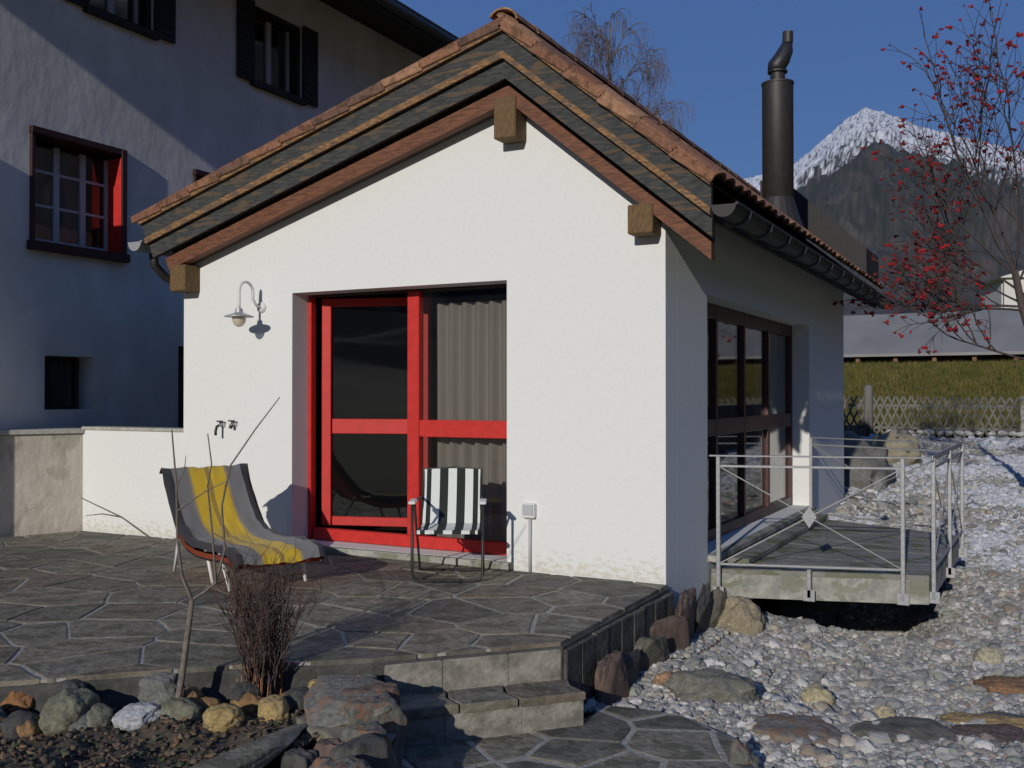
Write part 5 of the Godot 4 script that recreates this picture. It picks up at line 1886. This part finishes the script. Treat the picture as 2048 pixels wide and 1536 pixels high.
func rowan() -> void:
	var b := Vector3(2.5, -0.15, -6.9)
	var t := thing("rowan_tree", "leafless rowan tree hung with red berry clusters at the yard edge", "tree", b)
	var r := RandomNumberGenerator.new()
	r.seed = 2024
	var st := mb(true)
	tube(st, [Vector3(0, -0.1, 0), Vector3(-0.05, 0.9, 0), Vector3(-0.16, 1.9, 0.02), Vector3(-0.34, 2.55, 0.05), Vector3(-0.42, 3.0, 0.05)], [0.085, 0.07, 0.055, 0.045, 0.04], 8)
	obj("trunk", st, M.bark_dark, t)
	st = mb(true)
	var tips := []
	var o := {"wob": 0.16, "lift": [-0.02, 0.03, 0.06, 0.07], "kids": [0, 5, 4, 5], "ang": [0.35, 0.85], "shrink": [0.52, 0.72], "min_r": 0.0022}
	for m in [[Vector3(-0.42, 3.0, 0.05), Vector3(-0.35, 1, 0.1), 1.5], [Vector3(-0.42, 2.95, 0.05), Vector3(-0.8, 0.7, 0.2), 1.15], [Vector3(-0.34, 2.55, 0.05), Vector3(-1.0, 0.12, 0.35), 0.9], [Vector3(-0.40, 2.8, 0.05), Vector3(0.5, 0.9, -0.3), 1.4], [Vector3(-0.3, 2.4, 0.05), Vector3(0.7, 0.4, 0.4), 1.1], [Vector3(-0.36, 2.6, 0.05), Vector3(-0.3, 0.35, -0.9), 1.2], [Vector3(-0.42, 3.0, 0.05), Vector3(0.25, 1, 0.35), 1.5], [Vector3(-0.16, 1.9, 0.02), Vector3(-0.9, 0.2, 0.4), 0.95], [Vector3(-0.38, 2.75, 0.05), Vector3(-0.8, 0.6, -0.4), 1.0], [Vector3(-0.30, 2.5, 0.05), Vector3(-0.7, -0.1, 0.7), 0.8], [Vector3(-0.42, 3.0, 0.05), Vector3(-0.7, 0.9, 0.3), 1.5]]:
		grow(st, m[0], m[1].normalized(), m[2], 0.018, 3, r, tips, o)
	obj("branches", st, M.bark_dark, t)
	# one cluster of berries
	var cm := mb(true)
	var g := ico(1)
	for i in 14:
		var c := Vector3(r.randf_range(-1, 1), r.randf_range(-0.7, 0.5), r.randf_range(-1, 1)) * 0.7
		for f in g[1]:
			tri(cm, c + g[0][f[0]] * 0.26, c + g[0][f[2]] * 0.26, c + g[0][f[1]] * 0.26)
	var cluster := done(cm)
	var tr := []
	var cl := []
	for tip in tips:
		if r.randf() > 0.85: continue
		var k := r.randf_range(0.018, 0.048)
		tr.append(Transform3D(Basis.from_euler(Vector3(r.randf() * TAU, r.randf() * TAU, 0)).scaled(Vector3.ONE * k), tip[0] + Vector3(0, -k * 0.6, 0)))
		var s := r.randf_range(0.5, 1.25)
		cl.append([lin(0.30, 0.012, 0.016), lin(0.22, 0.014, 0.018), lin(0.14, 0.016, 0.018)][r.randi() % 3] * s)
	multi("berry_clusters", cluster, tr, cl, t)

func birch() -> void:
	var b := Vector3(-8.9, 0.2, -21.2)
	var t := thing("birch_tree", "tall bare birch with fine hanging twigs rising behind the house roof", "tree", b)
	var r := RandomNumberGenerator.new()
	r.seed = 77
	var st := mb(true)
	tube(st, [Vector3(0, -0.4, 0), Vector3(0.1, 4, 0), Vector3(0.0, 8, 0.1), Vector3(-0.15, 10.8, 0.1), Vector3(-0.1, 12.2, 0.1)], [0.20, 0.16, 0.10, 0.05, 0.02], 8)
	obj("trunk", st, M.bark, t)
	st = mb(true)
	var tips := []
	var o := {"wob": 0.13, "lift": [-0.30, -0.16, 0.02, 0.08], "kids": [0, 5, 4, 4], "ang": [0.25, 0.7], "shrink": [0.55, 0.75], "min_r": 0.006}
	for i in 16:
		var h := lerpf(5.5, 12.0, i / 15.0)
		var a := i * 2.4
		var d := Vector3(cos(a), 1.7, sin(a)).normalized()
		grow(st, Vector3(0.0 - (h - 8.0) * 0.03, h, 0.1), d, lerpf(1.75, 0.8, i / 15.0), 0.028, 2 if i > 12 else 3, r, tips, o)
	obj("branches", st, M.twig_birch, t)
	# hanging twig ends
	st = mb(true)
	for tip in tips:
		for k in 2:
			var p: Vector3 = tip[0]
			var q := p + Vector3(r.randf_range(-0.12, 0.12), -r.randf_range(0.25, 0.7), r.randf_range(-0.12, 0.12))
			tube(st, [p, p.lerp(q, 0.5) + Vector3(r.randf_range(-0.04, 0.04), 0, r.randf_range(-0.04, 0.04)), q], [0.006, 0.005, 0.003], 3, false)
	obj("hanging_twigs", st, M.twig_birch, t)
